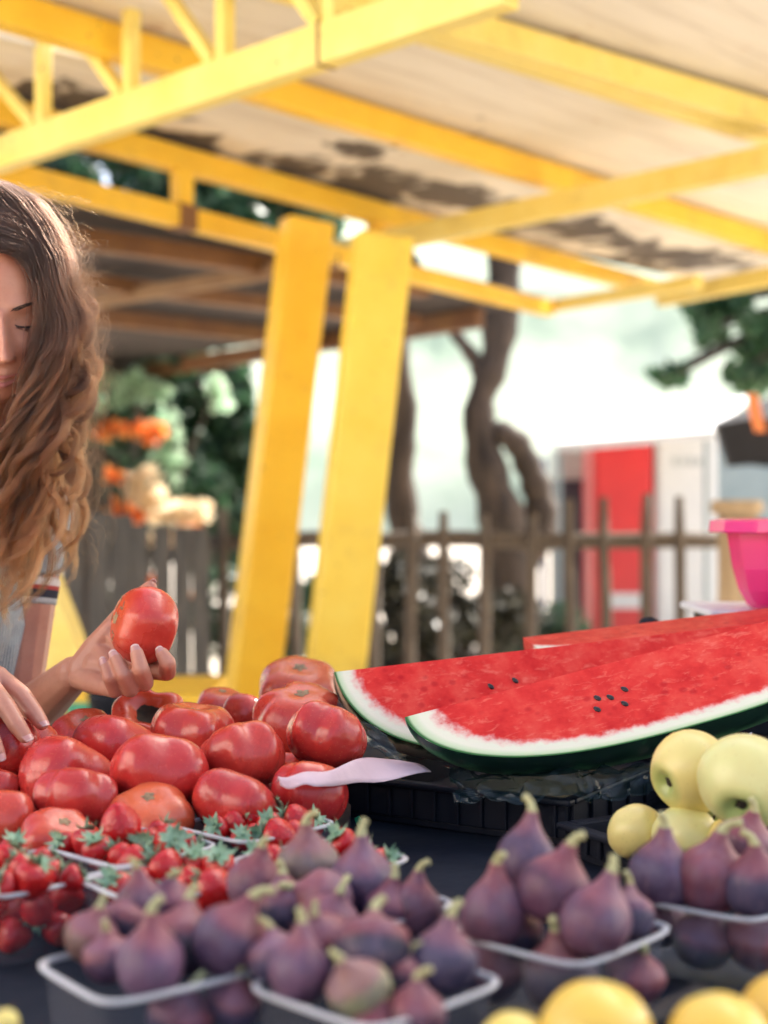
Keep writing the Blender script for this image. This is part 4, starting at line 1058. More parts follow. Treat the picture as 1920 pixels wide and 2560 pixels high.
# cling film bunched under the near wedge, pink paper sheet, leaf scrap
def film_mat():
    m, nt, out = new_mat('cling_film')
    tr_ = nt.nodes.new('ShaderNodeBsdfTransparent'); tr_.inputs[0].default_value = (.80,.86,.86,1)
    b = pbsdf(nt, None, (.02,.04,.045), .08, Specular_IOR_Level=.9)
    mx = nt.nodes.new('ShaderNodeMixShader'); mx.inputs[0].default_value = .20
    v = coord(nt); vo = nt.nodes.new('ShaderNodeTexVoronoi'); vo.inputs['Scale'].default_value = 38; nt.links.new(v, vo.inputs['Vector'])
    bump(nt, b, vo.outputs['Distance'], .9, .012)
    nt.links.new(tr_.outputs[0], mx.inputs[1]); nt.links.new(b.outputs[0], mx.inputs[2]); nt.links.new(mx.outputs[0], out.inputs[0]); return m
M_FILM = film_mat()
def crumple(name, corners, nu, nv, amp, seed, mat, label, cat, thick=.0006, arc=0):
    rg = np.random.default_rng(seed); c = [Vector(q) for q in corners]; V = []; Fs = []
    from mathutils import noise as mn
    for i in range(nu+1):
        for j in range(nv+1):
            u, v = i/nu, j/nv
            p = (c[0]*(1-u)+c[1]*u)*(1-v)+(c[3]*(1-u)+c[2]*u)*v
            k = mn.turbulence_vector(p*28+Vector((seed,0,0)), 3, False)
            p = p+Vector(k)*amp-Vector((amp*.5,amp*.5,amp*.5)); p.z += arc*math.sin(math.pi*u)*math.sin(math.pi*v); V.append(p)
    for i in range(nu):
        for j in range(nv): a_ = i*(nv+1)+j; Fs.append((a_, a_+nv+1, a_+nv+2, a_+1))
    o = solid(name, (V,Fs), mat, origin=V[0], smooth=True); md = o.modifiers.new('thick','SOLIDIFY'); md.thickness = thick
    return tag(o, label, cat)
crumple('cling_film', [P(1150,1985,1.50), P(1640,1965,1.52), P(1700,1880,1.56), P(1130,1915,1.58)], 70, 24, .013, 4, M_FILM, 'crinkled glossy cling film bunched under the nearest watermelon wedge', 'plastic film', arc=.006)
crumple('cling_film', [P(842,1752,1.64), P(1060,1925,1.60), P(1072,1905,1.62), P(856,1730,1.66)], 40, 10, .012, 9, M_FILM, 'torn cling film hanging along the pale striped rind', 'plastic film')
M_BUB = clear_mat('bubble_wrap', .25, .75, (.9,.92,.95), .08)
crumple('crumpled_wrap', [P(1872,1842,1.49), P(1945,1850,1.47), P(1950,1785,1.50), P(1880,1790,1.52)], 34, 34, .030, 6, M_BUB, 'small white crumple of plastic wrap beside the nearest watermelon rind', 'plastic wrap')
M_PAPER = mat_simple('pink_white_paper', (.70,.53,.55), (.60,.44,.47), 14, .85, .4, 60, .003)
def paper():
    top = [(692,1953,1.395),(760,1937,1.40),(840,1917,1.44),(930,1897,1.55),(1010,1905,1.60)]
    bot = [(700,1962,1.39),(760,1968,1.385),(820,1966,1.40),(930,1952,1.48),(1078,1936,1.55)]
    A = smoothpath([P(*q) for q in top], 26); B = smoothpath([P(*q) for q in bot], 26); V = []; Fs = []
    for i in range(26):
        for j in range(8):
            s_ = j/7; p = A[i]*(1-s_)+B[i]*s_; p = p+Vector((0,0,.004*math.sin(math.pi*s_)-.0014*math.sin(i*.7)+.0007*math.sin(i*1.13+1)*s_+.0016*math.sin(i*.41+s_*4))); V.append(p)
    for i in range(25):
        for j in range(7): a_ = i*8+j; Fs.append((a_,a_+8,a_+9,a_+1))
    o = solid('paper_sheet', (V,Fs), M_PAPER, origin=V[0], smooth=True); md = o.modifiers.new('thick','SOLIDIFY'); md.thickness = .0007
    tag(o, 'pinkish white paper sheet curling over a tomato at the crate corner', 'paper')
paper()
lv = [P(886,2046,1.575),P(897,2040,1.573),P(905,2052,1.572),P(903,2066,1.572),P(912,2078,1.570),P(899,2072,1.572),P(890,2060,1.574)]
o = solid('leaf_scrap', (lv+[v+Vector((.0004,.002,0)) for v in lv], [tuple(range(7)), tuple(range(13,6,-1))]+[(i,7+i,7+(i+1)%7,(i+1)%7) for i in range(7)]), mat_simple('bright_green_scrap',(.05,.55,.25),(.02,.30,.14),120,.5), origin=lv[0])
tag(o, 'small torn bright green leaf scrap on the dark crate side', 'leaf')

# ================================================================ apples and yellow fruit
def apple_mat():
    m, nt, out = new_mat('apple_skin')
    v = coord(nt); oc = objcolor(nt); ax = attr(nt,'axial')
    n1 = noise(nt, v, 14, 4, .6)
    col = mixc(nt, ramp(nt, n1, [(.3,g(0)),(.75,g(.5))]), oc, (.70,.50,.16))
    col = mixc(nt, ramp(nt, mth(nt,'ABSOLUTE',ax), [(.80,g(0)),(.99,g(.8))]), col, (.30,.42,.12))
    vo = nt.nodes.new('ShaderNodeTexVoronoi'); vo.inputs['Scale'].default_value = 190; nt.links.new(v, vo.inputs['Vector'])
    col = mixc(nt, ramp(nt, vo.outputs['Distance'], [(.08,g(.5)),(.14,g(0))]), col, (.42,.32,.12))
    pbsdf(nt, out, col, .30, Subsurface_Weight=.08, Subsurface_Scale=.008); return m
M_APPLE = apple_mat()
M_CALX = mat_simple('apple_calyx', (.05,.035,.02), (.02,.015,.01), 100, .9)
def apple(cx, cy_, d, w_, eye, colr, label, group, seed, hh=.92, eyeD=.20, name='apple'):
    r = px(w_/2, d); V = []; Fs = []; ax = []; N, Mx = 30, 40; rg = random.Random(seed); ph = rg.uniform(0,6)
    for i in range(N+1):
        th = math.pi*i/N
        for j in range(Mx):
            a = 2*math.pi*j/Mx; s_, c_ = math.sin(th), math.cos(th)
            rad = s_**.9*(1+.02*math.cos(5*a+ph)*max(0,c_)+.02*math.cos(2*a+ph)); z = hh*c_
            rad *= 1-.10*max(0,c_)
            z -= hh*eyeD*1.8*math.exp(-(th/.26)**2); z += hh*.30*math.exp(-((math.pi-th)/.30)**2)
            V.append(Vector((r*rad*math.cos(a), r*rad*math.sin(a), r*z))); ax.append(c_)
    for i in range(N):
        for j in range(Mx): Fs.append((i*Mx+j,(i+1)*Mx+j,(i+1)*Mx+(j+1)%Mx,i*Mx+(j+1)%Mx))
    o = link(name, mesh(name, V, Fs, M_APPLE, True, {'axial': ax}), P(cx,cy_,d)); o.rotation_mode = 'QUATERNION'
    o.rotation_quaternion = orient(eye, seed); o.color = (*colr,1); tag(o, label, name.replace('_',' '), group)
    z0 = hh*(1-eyeD*1.8)*r
    CV, CF = lathe([(.006*r/.04,z0+.0005),(.0045*r/.04,z0+.003),(.001,z0+.0042)], 9, mod=lambda a,i: 1+.35*math.cos(5*a)); link('calyx', mesh('calyx', CV, CF, M_CALX), (0,0,0), o)
    SV, SF = tube([(0,0,-hh*.68*r),(.002,0,-hh*.9*r),(.006,.002,-hh*1.06*r)], [.0016,.0014,.0018], 7); link('stalk', mesh('stalk', SV, SF, M_CALX), (0,0,0), o)
    return o
GA = 'yellow-green apples in the shallow tray'
YA, YG = (.79,.69,.25), (.69,.71,.31)
apple(1727,1930,1.35,214,(-.86,.42,-.28),YA,'pale yellow apple on top, its dark eye turned left, below the watermelon',GA,1)
apple(1866,1956,1.27,246,(-.35,.75,-.55),YG,'greenish yellow apple at the right edge with its dark eye towards the viewer',GA,2)
apple(1590,2078,1.37,146,(-.3,-.5,.7),YA,'pale yellow apple lying low at the left corner of the tray',GA,3)
apple(1715,2092,1.34,170,(.3,-.6,.6),YG,'pale greenish apple under the two top ones, mostly hidden by figs',GA,4)
apple(1840,2120,1.32,170,(.3,-.6,.6),YA,'yellow apple low at the right under the greenish one',GA,5)
apple(1800,1990,1.47,170,(.3,-.6,.6),YA,'yellow apple at the back of the tray behind the top pair',GA,6)
GY = 'round yellow fruit at the bottom right'
YF = (.74,.50,.07)
apple(1492,2592,.80,290,(.2,-.5,.8),YF,'large round yellow fruit in the middle of the bottom right group',GY,11,.95,.05,'yellow_fruit')
apple(1795,2612,.79,270,(-.2,-.5,.8),YF,'round yellow fruit near the bottom right corner',GY,12,.95,.05,'yellow_fruit')
apple(1968,2548,.83,240,(.2,-.5,.8),(.70,.44,.06),'deeper yellow fruit cut by the right edge at the bottom right',GY,13,.95,.05,'yellow_fruit')
apple(1285,2622,.80,190,(.2,-.5,.8),(.72,.56,.12),'yellow fruit just showing at the bottom edge left of the large one',GY,14,.95,.05,'yellow_fruit')
apple(14,2556,.84,70,(.2,-.5,.8),(.66,.58,.16),'small pale yellow fruit just showing at the bottom left corner','fruit in the bottom left tray',15,.95,.05,'yellow_fruit')

# ================================================================ pink basin on its box
M_PINK, nt, out = new_mat('pink_plastic')
pbsdf(nt, out, (.78,.02,.20), .22, Subsurface_Weight=.15, Subsurface_Scale=.02, Transmission_Weight=.0)
bs = P(2022,1296,2.2); rB = px(244,2.2)
bz = P(0,1522,2.2).z
ba = thing('basin', (bs.x,bs.y,bz), 'bright pink plastic basin with faceted sides and a flat rim', 'basin')
hB = bs.z-bz; n8 = 14
def facet(a, i): return 1/math.cos(((a+R(7)) % (2*math.pi/n8))-math.pi/n8)*.985
pro = [(.0,0),(rB*.56,0),(rB*.62,.008),(rB*.70,.03),(rB*.76,hB*.45),(rB*.83,hB-.012)]
inn = [(rB*.81,hB-.012),(rB*.74,hB*.45),(rB*.68,.033),(rB*.58,.006),(0.0,.005)]
bv, bf = lathe([(a+.0001,b) for a,b in pro+inn], 112, (bs.x,bs.y,bz), facet, cap=False)
solid('bowl', (bv,bf), M_PINK, ba, smooth=False)
rv, rf = lathe([(rB*.815,hB-.014),(rB*.95,hB-.013),(rB*.985,hB-.022),(rB*1.0,hB-.020),(rB*.985,hB-.003),(rB*.90,hB),(rB*.815,hB-.004),(rB*.815,hB-.014)], 112, (bs.x,bs.y,bz), facet, cap=False)
solid('rim', (rv,rf), M_PINK, ba)
bx_ = thing('crate', (bs.x-.02,bs.y,TZ+.001), 'tall dark crate with a white board on top under the pink basin', 'crate')
hz = bz-.012-TZ-.001
solid('body', bbox((bs.x+.07,bs.y+.08,TZ+.001+hz/2), (.42,.20,hz), bev=.006), M_BLK, bx_)
for k in range(4): solid('slat', bbox((bs.x+.07,bs.y-.025,TZ+.03+k*.045), (.40,.012,.025)), M_BLK, bx_)
solid('top_board', bbox((bs.x+.07,bs.y+.08,bz-.006), (.46,.22,.0105), bev=.003), M_WHITECLOTH, bx_)
kn = P(1622,1562,2.05)
kb = MB(); kb.add(lathe([(.004,-.02),(.014,-.014),(.016,.0),(.013,.008),(.004,.012)], 16, kn)); kb.add(tube([kn+Vector((.008,0,.002)),kn+Vector((.028,.01,.000)),kn+Vector((.042,.01,-.006))], [.005,.004,.003], 8))
tag(solid('black_bag', kb.vf, M_BLK, origin=kn, smooth=True), 'small knotted black plastic bag behind the farthest wedge, left of the basin', 'bag')
# ================================================================ the woman
pr = thing('person', (-.60,1.92,0), 'woman with long wavy brown hair and grey tee holding up a tomato', 'person')
def skin_mat():
    m, nt, out = new_mat('skin')
    v = coord(nt)
    n1 = noise(nt, v, 18, 5, .6)
    col = ramp(nt, n1, [(.3,(.42,.175,.115)),(.7,(.52,.26,.18))])
    col = mixc(nt, ramp(nt, noise(nt, v, 140, 4, .6), [(.58,g(0)),(.72,g(.25))]), col, (.30,.12,.08))
    b = pbsdf(nt, out, col, .42, Subsurface_Weight=.18, Subsurface_Scale=.012, Specular_IOR_Level=.45)
    b.inputs['Subsurface Radius'].default_value = (1,.35,.2)
    bump(nt, b, noise(nt, v, 320, 4), .12, .001); return m
M_SKIN = skin_mat()
def ball(c, r, n=16, sc=(1,1,1)):
    c = Vector(c); V = []; Fs = []; m_ = n//2
    for i in range(1, m_):
        th = math.pi*i/m_
        for j in range(n):
            a = 2*math.pi*j/n; V.append(c+Vector((r*sc[0]*math.sin(th)*math.cos(a), r*sc[1]*math.sin(th)*math.sin(a), r*sc[2]*math.cos(th))))
    for i in range(m_-2):
        for j in range(n): Fs.append((i*n+j,(i+1)*n+j,(i+1)*n+(j+1)%n,i*n+(j+1)%n))
    V.append(c+Vector((0,0,r*sc[2]))); V.append(c-Vector((0,0,r*sc[2]))); k = len(V)
    for j in range(n): Fs.append((k-2,j,(j+1)%n)); Fs.append((k-1,(m_-2)*n+(j+1)%n,(m_-2)*n+j))
    return V, Fs
def chain(mb, pts, rads, n=14, sub=5):
    """overlapping round segments along joints, later fused into one surface"""
    pts = [Vector(p) for p in pts]
    for i in range(len(pts)-1):
        L = (pts[i+1]-pts[i]).length; k = max(2, int(L/(.35*min(rads[i],rads[i+1])))+1)
        sp = [pts[i].lerp(pts[i+1], s/k) for s in range(k+1)]; rr_ = [rads[i]+(rads[i+1]-rads[i])*s/k for s in range(k+1)]
        mb.add(tube(sp, rr_, n))
    for p, r in zip(pts, rads): mb.add(ball(p, r, n))
def fuse(name, mb, voxel, smooth, mat, parent, factor=.5):
    me = mesh(name+'_raw', mb.v, mb.f, mat); o = bpy.data.objects.new(name+'_raw', me); COL.objects.link(o)
    rm = o.modifiers.new('r','REMESH'); rm.mode = 'VOXEL'; rm.voxel_size = voxel; rm.use_smooth_shade = True
    if smooth: sm = o.modifiers.new('s','SMOOTH'); sm.factor = factor; sm.iterations = smooth
    dg = bpy.context.evaluated_depsgraph_get(); dg.update()
    me2 = bpy.data.meshes.new_from_object(o.evaluated_get(dg)); me2.name = name
    bpy.data.objects.remove(o)
    off = WL[parent.name]; me2.transform(Matrix.Translation(-off))
    if not me2.materials: me2.materials.append(mat)
    me2.polygons.foreach_set('use_smooth', [True]*len(me2.polygons)); me2.update()
    r_ = link(name, me2, (0,0,0), parent); WL[r_.name] = off; return r_
# ---- head
HP, HY, HR = R(20), R(-21), R(-3)
# head axes: X = viewer's right, Fv = the way the face looks, Z = up
HM = Matrix.Rotation(-HY,3,'Z') @ Matrix.Rotation(HP,3,'X') @ Matrix.Rotation(HR,3,'Y')
HC = P(63,812,1.725)-HM @ Vector((.0280,-.079,.0))
def head_pt(n):
    x, f, z = n
    jaw = 1-(.36*(-z)**1.5 if z < 0 else 0)
    X = .071*x*jaw; Z = .116*z
    Ff = (.088*f*(1-.10*(f**2)) if f > 0 else .094*f)
    if z < -.2 and f > 0: Ff += .010*f*min(1,(-z-.2)/.6)
    if f < 0 and z < -.1: Ff *= 1-.35*min(1,(-z-.1)/.7)
    d = 0
    if f > .15:
        def ga(a, s): return math.exp(-(a/s)**2)
        ax = abs(X)
        # nose
        if Z < .016:
            t = min(1, max(0,(.016-Z)/.052)); h = .0065+.033*t**1.05; w_ = .0060+.0044*t
            if Z < -.036: h *= max(0, 1-((-.036-Z)/.013)**1.5) if Z > -.049 else 0
            d += h*ga(X,w_)
            d += .007*ga(ax-.011,.0055)*ga(Z+.037,.008)          # wings
        d -= .0135*ga(ax-.027,.016)*ga(Z-.003,.011)              # sockets
        d += .0070*ga(ax-.028,.0115)*ga(Z-.001,.0075)            # lids
        d += .0045*ga(ax-.025,.020)*ga(Z-.022,.008)              # brow
        d += .0075*ga(ax-.038,.018)*ga(Z+.030,.017)*1.3              # cheeks (smiling)
        d += .0060*ga(X,.019)*ga(Z+.063,.0055)+.0068*ga(X,.017)*ga(Z+.075,.006)
        d -= .0045*ga(X,.024)*ga(Z+.069,.0025)
        d += .0085*ga(X,.020)*ga(Z+.100,.014)
        d -= .003*ga(ax-.052,.012)*ga(Z+.008,.012)
    return X, Ff+d, Z
def h2w(X, Ff, Z): return HC + HM @ Vector((X, -Ff, Z))
HV, HF = [], []; NT, NP = 72, 110
HL = []
for i in range(NT+1):
    th = math.pi*(i/NT)*.998+.001
    for j in range(NP):
        a = 2*math.pi*j/NP; n_ = (math.sin(th)*math.sin(a), math.sin(th)*math.cos(a), math.cos(th))
        q = head_pt(n_); HL.append(q); HV.append(h2w(*q))
for i in range(NT):
    for j in range(NP): HF.append((i*NP+j,(i+1)*NP+j,(i+1)*NP+(j+1)%NP,i*NP+(j+1)%NP))
HF.append(tuple(range(NP))); HF.append(tuple(NT*NP+j for j in range(NP-1,-1,-1)))
def face_at(X, Z, off=.001):
    best = min((q for q in HL if q[1] > .02), key=lambda q: (q[0]-X)**2+(q[2]-Z)**2)
    return h2w(X, best[1]+off, Z)
body = MB(); body.add((HV,HF))
for sx in (-1,1):   # ears
    body.add(ball(h2w(sx*.070,-.008,-.008), .02, 12, (.35,.6,1.25)))
# ---- joints
LS, RS = Vector((-.490,1.985,1.225)), Vector((-.765,1.765,1.235))
CH_ = Vector((-.640,1.875,1.12)); SD = (LS-RS).normalized(); FD = Vector((SD.y,-SD.x,0)).normalized()
NB = Vector((-.585,1.88,1.305)); NT_ = HC+Vector((-.02,.045,-.075))
LE, LW = P(25,1830,1.95), P(185,1685,1.755)
RE, RW = Vector((-.71,1.76,.98)), P(-95,1665,1.60)
chain(body, [NB, NT_], [.056,.049]); chain(body, [RS, NB, LS], [.050,.066,.050])
chain(body, [LS, LS.lerp(LE,.45), LE, LE.lerp(LW,.3), LE.lerp(LW,.72), LW], [.049,.044,.036,.038,.028,.0225])
chain(body, [RS, RS.lerp(RE,.45), RE, RE.lerp(RW,.3), RE.lerp(RW,.72), RW], [.049,.044,.036,.038,.028,.0225])
TORSO = []
for k in (-1,0,1):
    TORSO.append(([CH_+SD*.065*k+Vector((0,0,.10)), CH_+SD*.075*k-Vector((0,0,.05)), Vector((-.645,1.915,.97))+SD*.062*k, Vector((-.65,1.945,.86))+SD*.085*k], [.080,.088,.082,.098]))
BUST = [CH_+FD*.062+SD*.066+Vector((0,0,-.045)), CH_+FD*.062-SD*.066+Vector((0,0,-.045))]
for p, r in TORSO: chain(body, p, r, 12)
for b_ in BUST: body.add(ball(b_, .054, 16))
for k in (-1,1):
    hp = Vector((-.61,1.94,.86))+SD*.09*k
    kn_ = Vector((-.62,1.93,.47))+SD*.10*k; an = Vector((-.63,1.98,.09))+SD*.10*k
    chain(body, [hp,kn_,kn_.lerp(an,.35),an,an+FD*.13+Vector((0,0,-.045))], [.088,.056,.054,.036,.032], 12)
# ---- left hand (holds the tomato): palm up, fingers curling in front of it
def hand(W, mcp, pip, dip, tip, th, palm_extra, rf=(.0088,.0082,.0076,.0066)):
    for k in range(4):
        s = (1,1,.96,.86)[k]
        chain(body, [W.lerp(mcp[k],.25), W.lerp(mcp[k],.65), mcp[k]], [.0165,.0145,.0128*s], 12)
        chain(body, [mcp[k],pip[k],dip[k],tip[k]], [.0122*s,.0108*s,.0098*s,.0080*s], 12)
    for k in range(3):
        chain(body, [W.lerp(mcp[k],.8), W.lerp(mcp[k+1],.8)], [.0125,.012], 10)
        chain(body, [mcp[k],mcp[k+1]], [.0088,.0086], 10)
    chain(body, th, [.0185,.0175,.0135,.0108,.0085][:len(th)] if len(th) == 5 else [.016,.0135,.0108,.0085], 12)
    for a, b, ra, rb in palm_extra: chain(body, [a,b], [ra,rb], 12)
mI, mM, mR, mP = P(352,1672,1.712), P(330,1692,1.698), P(300,1708,1.688), P(266,1718,1.680)
Lm = [mI,mM,mR,mP]
Lp = [P(418,1680,1.668), P(362,1706,1.650), P(326,1722,1.645), P(288,1726,1.648)]
Ld = [P(419,1657,1.644), P(352,1672,1.627), P(308,1686,1.628), P(274,1694,1.632)]
Lt = [P(405,1634,1.645), P(342,1632,1.630), P(289,1646,1.634), P(262,1662,1.638)]
Lth = [P(205,1672,1.742), P(240,1622,1.742), P(272,1578,1.735), P(332,1505,1.738), P(376,1468,1.724)]
hand(LW, Lm, Lp, Ld, Lt, Lth, [(P(215,1700,1.735),mP,.015,.011),(Lth[2],mI,.0125,.010),(P(240,1660,1.728),P(290,1670,1.708),.016,.013),(Lth[1],P(270,1655,1.715),.014,.014)])
# ---- right hand (rests on a tomato)
Rm = [P(-30,1712,1.545), P(-4,1694,1.572), P(-75,1722,1.530), P(-110,1745,1.525)]
Rp = [P(14,1766,1.512), P(54,1738,1.552), P(-45,1790,1.490), P(-88,1800,1.490)]
Rd = [P(42,1812,1.497), P(86,1782,1.535), P(-20,1850,1.475), P(-70,1850,1.475)]
Rt = [P(62,1840,1.492), P(104,1808,1.526), P(-4,1885,1.472), P(-58,1880,1.475)]
hand(RW, [Rm[1],Rm[0],Rm[2],Rm[3]], [Rp[1],Rp[0],Rp[2],Rp[3]], [Rd[1],Rd[0],Rd[2],Rd[3]], [Rt[1],Rt[0],Rt[2],Rt[3]],
     [P(-85,1690,1.60), P(-60,1710,1.60), P(-30,1770,1.59), P(-10,1820,1.575)], [])
fuse('body', body, .0020, 3, M_SKIN, pr, .45)
# ---- nails
M_NAIL, nt, out = new_mat('nail')
pbsdf(nt, out, (.52,.27,.235), .3, Coat_Weight=.25, Coat_Roughness=.15)
M_NTIP, nt, out = new_mat('nail_tip')
pbsdf(nt, out, (.66,.47,.42), .3, Coat_Weight=.2)
def nail(dp, tp, nrm, w_=.0056, ln=.0070):
    ax = (tp-dp).normalized(); nn = (Vector(nrm)-ax*Vector(nrm).dot(ax)).normalized(); sx = ax.cross(nn)
    c = tp+ax*.0012+nn*.0054; V = []; Fs = []; nu, nv = 8, 10
    for i in range(nu+1):
        v_ = -1+2*i/nu; wd = w_*(1-.10*v_-.45*max(0,abs(v_)-.6))
        for j in range(nv+1):
            u = -1+2*j/nv; V.append(c+sx*(wd*u)+ax*(ln*v_+.0012*(1-u*u)*(1 if v_ > .3 else 0))+nn*(.0024*(1-u*u)-.0010-.0010*max(0,-v_)))
    for i in range(nu):
        for j in range(nv): a_ = i*(nv+1)+j; Fs.append((a_,a_+1,a_+nv+2,a_+nv+1))
    off = WL[pr.name]; me = mesh('fingernail', [v-off for v in V], Fs, [M_NAIL,M_NTIP])
    for i, p in enumerate(me.polygons): p.material_index = 1 if i >= nv*(nu-1) else 0
    o = link('fingernail', me, (0,0,0), pr); md = o.modifiers.new('t','SOLIDIFY'); md.thickness = .0006; return o
cv = Vector((0,-1,.25))
for k, s in ((0,.95),(1,1.05),(2,1.0),(3,.85)): nail(Ld[k], Lt[k], cv, .0058*s, .0072*s)
nail(Lth[3], Lth[4], Vector((.3,.2,1)), .006, .007)
nail(Rd[0], Rt[0], Vector((.35,-.75,.75)), .0060, .0082); nail(Rd[1], Rt[1], Vector((.45,-.7,.75)), .0058, .0080)
nail(Rd[2], Rt[2], Vector((.3,-.8,.6)), .0056, .0075)
# ---- face details
M_BROW, nt, out = new_mat('brow_hair'); pbsdf(nt, out, (.030,.018,.014), .6)
M_LASH, nt, out = new_mat('lashes'); pbsdf(nt, out, (.012,.009,.010), .5)
M_CREASE, nt, out = new_mat('lid_fold'); pbsdf(nt, out, (.20,.075,.05), .6)
M_LIP, nt, out = new_mat('lips'); pbsdf(nt, out, (.40,.13,.11), .35)
def strands_obj(name, L, rad, mat):
    hcv = bpy.data.hair_curves.new(name); hcv.add_curves([len(q) for q in L])
    off = WL[pr.name]; arr = np.array([tuple(p-off) for q in L for p in q], dtype=np.float32); hcv.position_data.foreach_set('vector', arr.ravel())
    rt = hcv.attributes.get('radius') or hcv.attributes.new('radius','FLOAT','POINT')
    rt.data.foreach_set('value', np.concatenate([np.linspace(rad,rad*.35,len(q)) for q in L]).astype(np.float32)); hcv.materials.append(mat)
    return link(name, hcv, (0,0,0), pr)
rgf = random.Random(12)
for s in (-1,1):
    L = []
    for i in range(130):   # short brow hairs lying along the arch
        f = rgf.random()**.8; x = .010+.040*f; z = .0160+.0085*math.sin(math.pi*min(1,f*1.15)*.62)-.006*max(0,f-.6)/.4
        z += rgf.uniform(-.0026,.0026)*(1-.65*f); ln = rgf.uniform(.005,.009); up_ = .55*(1-f)-.15
        L.append([face_at(s*(x+ln*q), z+ln*q*up_, .0006+.0010*q) for q in (0,.5,1)])
    strands_obj('eyebrow', L, .00030, M_BROW)
    pts = [face_at(s*x, z, .0002) for x, z in ((.0155,-.0010),(.021,-.0035),(.028,-.0048),(.036,-.0050),(.0445,-.0035))]
    solid('lash_line', tube(smoothpath(pts,14), list(np.interp(np.linspace(0,1,14),[0,.3,.8,1],[.0005,.0009,.0014,.0007])), 8), M_LASH, pr, smooth=True)
    L = []
    for i in range(46):
        f = rgf.random(); x = .017+.027*f; z = -.0018-.0034*math.sin(math.pi*min(1,f*.9)); ln = .004+.005*f
        a0 = face_at(s*x, z, .0006); a1 = face_at(s*(x+ln*.5*f), z-ln*.5, .0035); a2 = a1+(a1-a0)*.7+Vector((0,0,.0012))
        L.append([a0,a1,a2])
    strands_obj('eyelashes', L, .00022, M_LASH)
    pts = [face_at(s*x, z, -.0004) for x, z in ((.017,.0040),(.023,.0075),(.030,.0085),(.038,.0065),(.045,.0015))]
    solid('lid_crease', tube(smoothpath(pts,12), .0006, 6), M_CREASE, pr, smooth=True)
pts = [face_at(x, z, .0006) for x, z in ((-.019,-.0635),(-.010,-.0645),(0,-.0660),(.010,-.0645),(.019,-.0635))]
solid('lips', tube(smoothpath(pts,14), list(np.interp(np.linspace(0,1,14),[0,.5,1],[.0012,.0036,.0012])), 8), M_LIP, pr, smooth=True)
pts = [face_at(x, z, .0004) for x, z in ((-.016,-.0715),(0,-.0760),(.016,-.0715))]
solid('lips', tube(smoothpath(pts,14), list(np.interp(np.linspace(0,1,14),[0,.5,1],[.0012,.0042,.0012])), 8), M_LIP, pr, smooth=True)
# ---- clothes
def knit_mat():
    m, nt, out = new_mat('grey_ribbed_knit')
    geo = nt.nodes.new('ShaderNodeNewGeometry'); sx = nt.nodes.new('ShaderNodeSeparateXYZ'); nt.links.new(geo.outputs['Position'], sx.inputs[0])
    # ribs run down the cloth, spaced across the chest
    ac = mth(nt,'ADD',mth(nt,'MULTIPLY',sx.outputs[0],float(SD.x)),mth(nt,'MULTIPLY',sx.outputs[1],float(SD.y)))
    wob = mth(nt,'MULTIPLY',noise(nt, geo.outputs['Position'], 40, 3),.006)
    s = mth(nt,'SINE',mth(nt,'MULTIPLY',mth(nt,'ADD',ac,wob),1150))
    fz = noise(nt, geo.outputs['Position'], 260, 3)
    col = ramp(nt, fz, [(.3,(.20,.25,.275)),(.7,(.29,.34,.36))])
    b = pbsdf(nt, out, col, .9, Sheen_Weight=.3)
    bump(nt, b, mth(nt,'ADD',s,mth(nt,'MULTIPLY',fz,1.2)), .5, .0012); return m
M_KNIT = knit_mat()
M_CREAM = mat_simple('cream_band', (.62,.56,.50), (.54,.48,.43), 120, .9)
M_REDB = mat_simple('red_band', (.42,.05,.04), (.34,.04,.035), 120, .9)
M_NAVY = mat_simple('navy_band', (.02,.022,.04), (.012,.014,.026), 120, .9)
M_GREYB = mat_simple('light_grey_band', (.46,.47,.46), (.38,.39,.39), 150, .9, .4, 300, .001)
sh_ = MB()
for p, r in TORSO: chain(sh_, p, [q+.009 for q in r], 12)
for b_ in BUST: sh_.add(ball(b_, .061, 16))
chain(sh_, [RS, NB-Vector((0,0,.03)), LS], [.060,.066,.060])
fuse('shirt', sh_, .0045, 8, M_KNIT, pr)
def sleeve(S, E, t1):
    rows = [0,.12,.25,.4,.55,.68,.74,.74,.78,.82,.86,.90,.94,.97,1.0]; V = []; Fs = []; n = 40
    d = (E-S).normalized(); u = d.cross(Vector((0,1,.1))).normalized(); w_ = d.cross(u)
    for i, f in enumerate(rows):
        c = S+(E-S)*(t1*f); r = .060-.018*f+(.003 if f > .74 else 0)
        for j in range(n):
            a = 2*math.pi*j/n; fold = 1+.03*math.sin(3*a+f*7)*(1-f)+.015*math.sin(5*a+2*f)
            V.append(c+(u*math.cos(a)+w_*math.sin(a))*r*fold)
    k = len(rows)
    for i in range(k-1):
        for j in range(n): Fs.append((i*n+j,i*n+(j+1)%n,(i+1)*n+(j+1)%n,(i+1)*n+j))
    off = WL[pr.name]
    me = mesh('sleeve', [v-off for v in V], Fs, [M_KNIT,M_CREAM,M_REDB,M_NAVY,M_GREYB])
    band = [0,0,0,0,0,0,1,1,1,2,3,3,4,4]
    for i, p in enumerate(me.polygons): p.material_index = band[min(i//n, len(band)-1)]
    o = link('sleeve', me, (0,0,0), pr); md = o.modifiers.new('t','SOLIDIFY'); md.thickness = .003; md.offset = 1; return o
sleeve(LS+Vector((-.006,0,.01)), LE, .445); sleeve(RS+Vector((0,0,.01)), RE, .55)
tr_ = MB()
for k in (-1,1):
    hp = Vector((-.61,1.94,.86))+SD*.085*k; kn_ = Vector((-.62,1.93,.47))+SD*.10*k; an = Vector((-.63,1.98,.12))+SD*.10*k
    chain(tr_, [hp,kn_,kn_.lerp(an,.35),an], [.100,.066,.064,.050], 12)
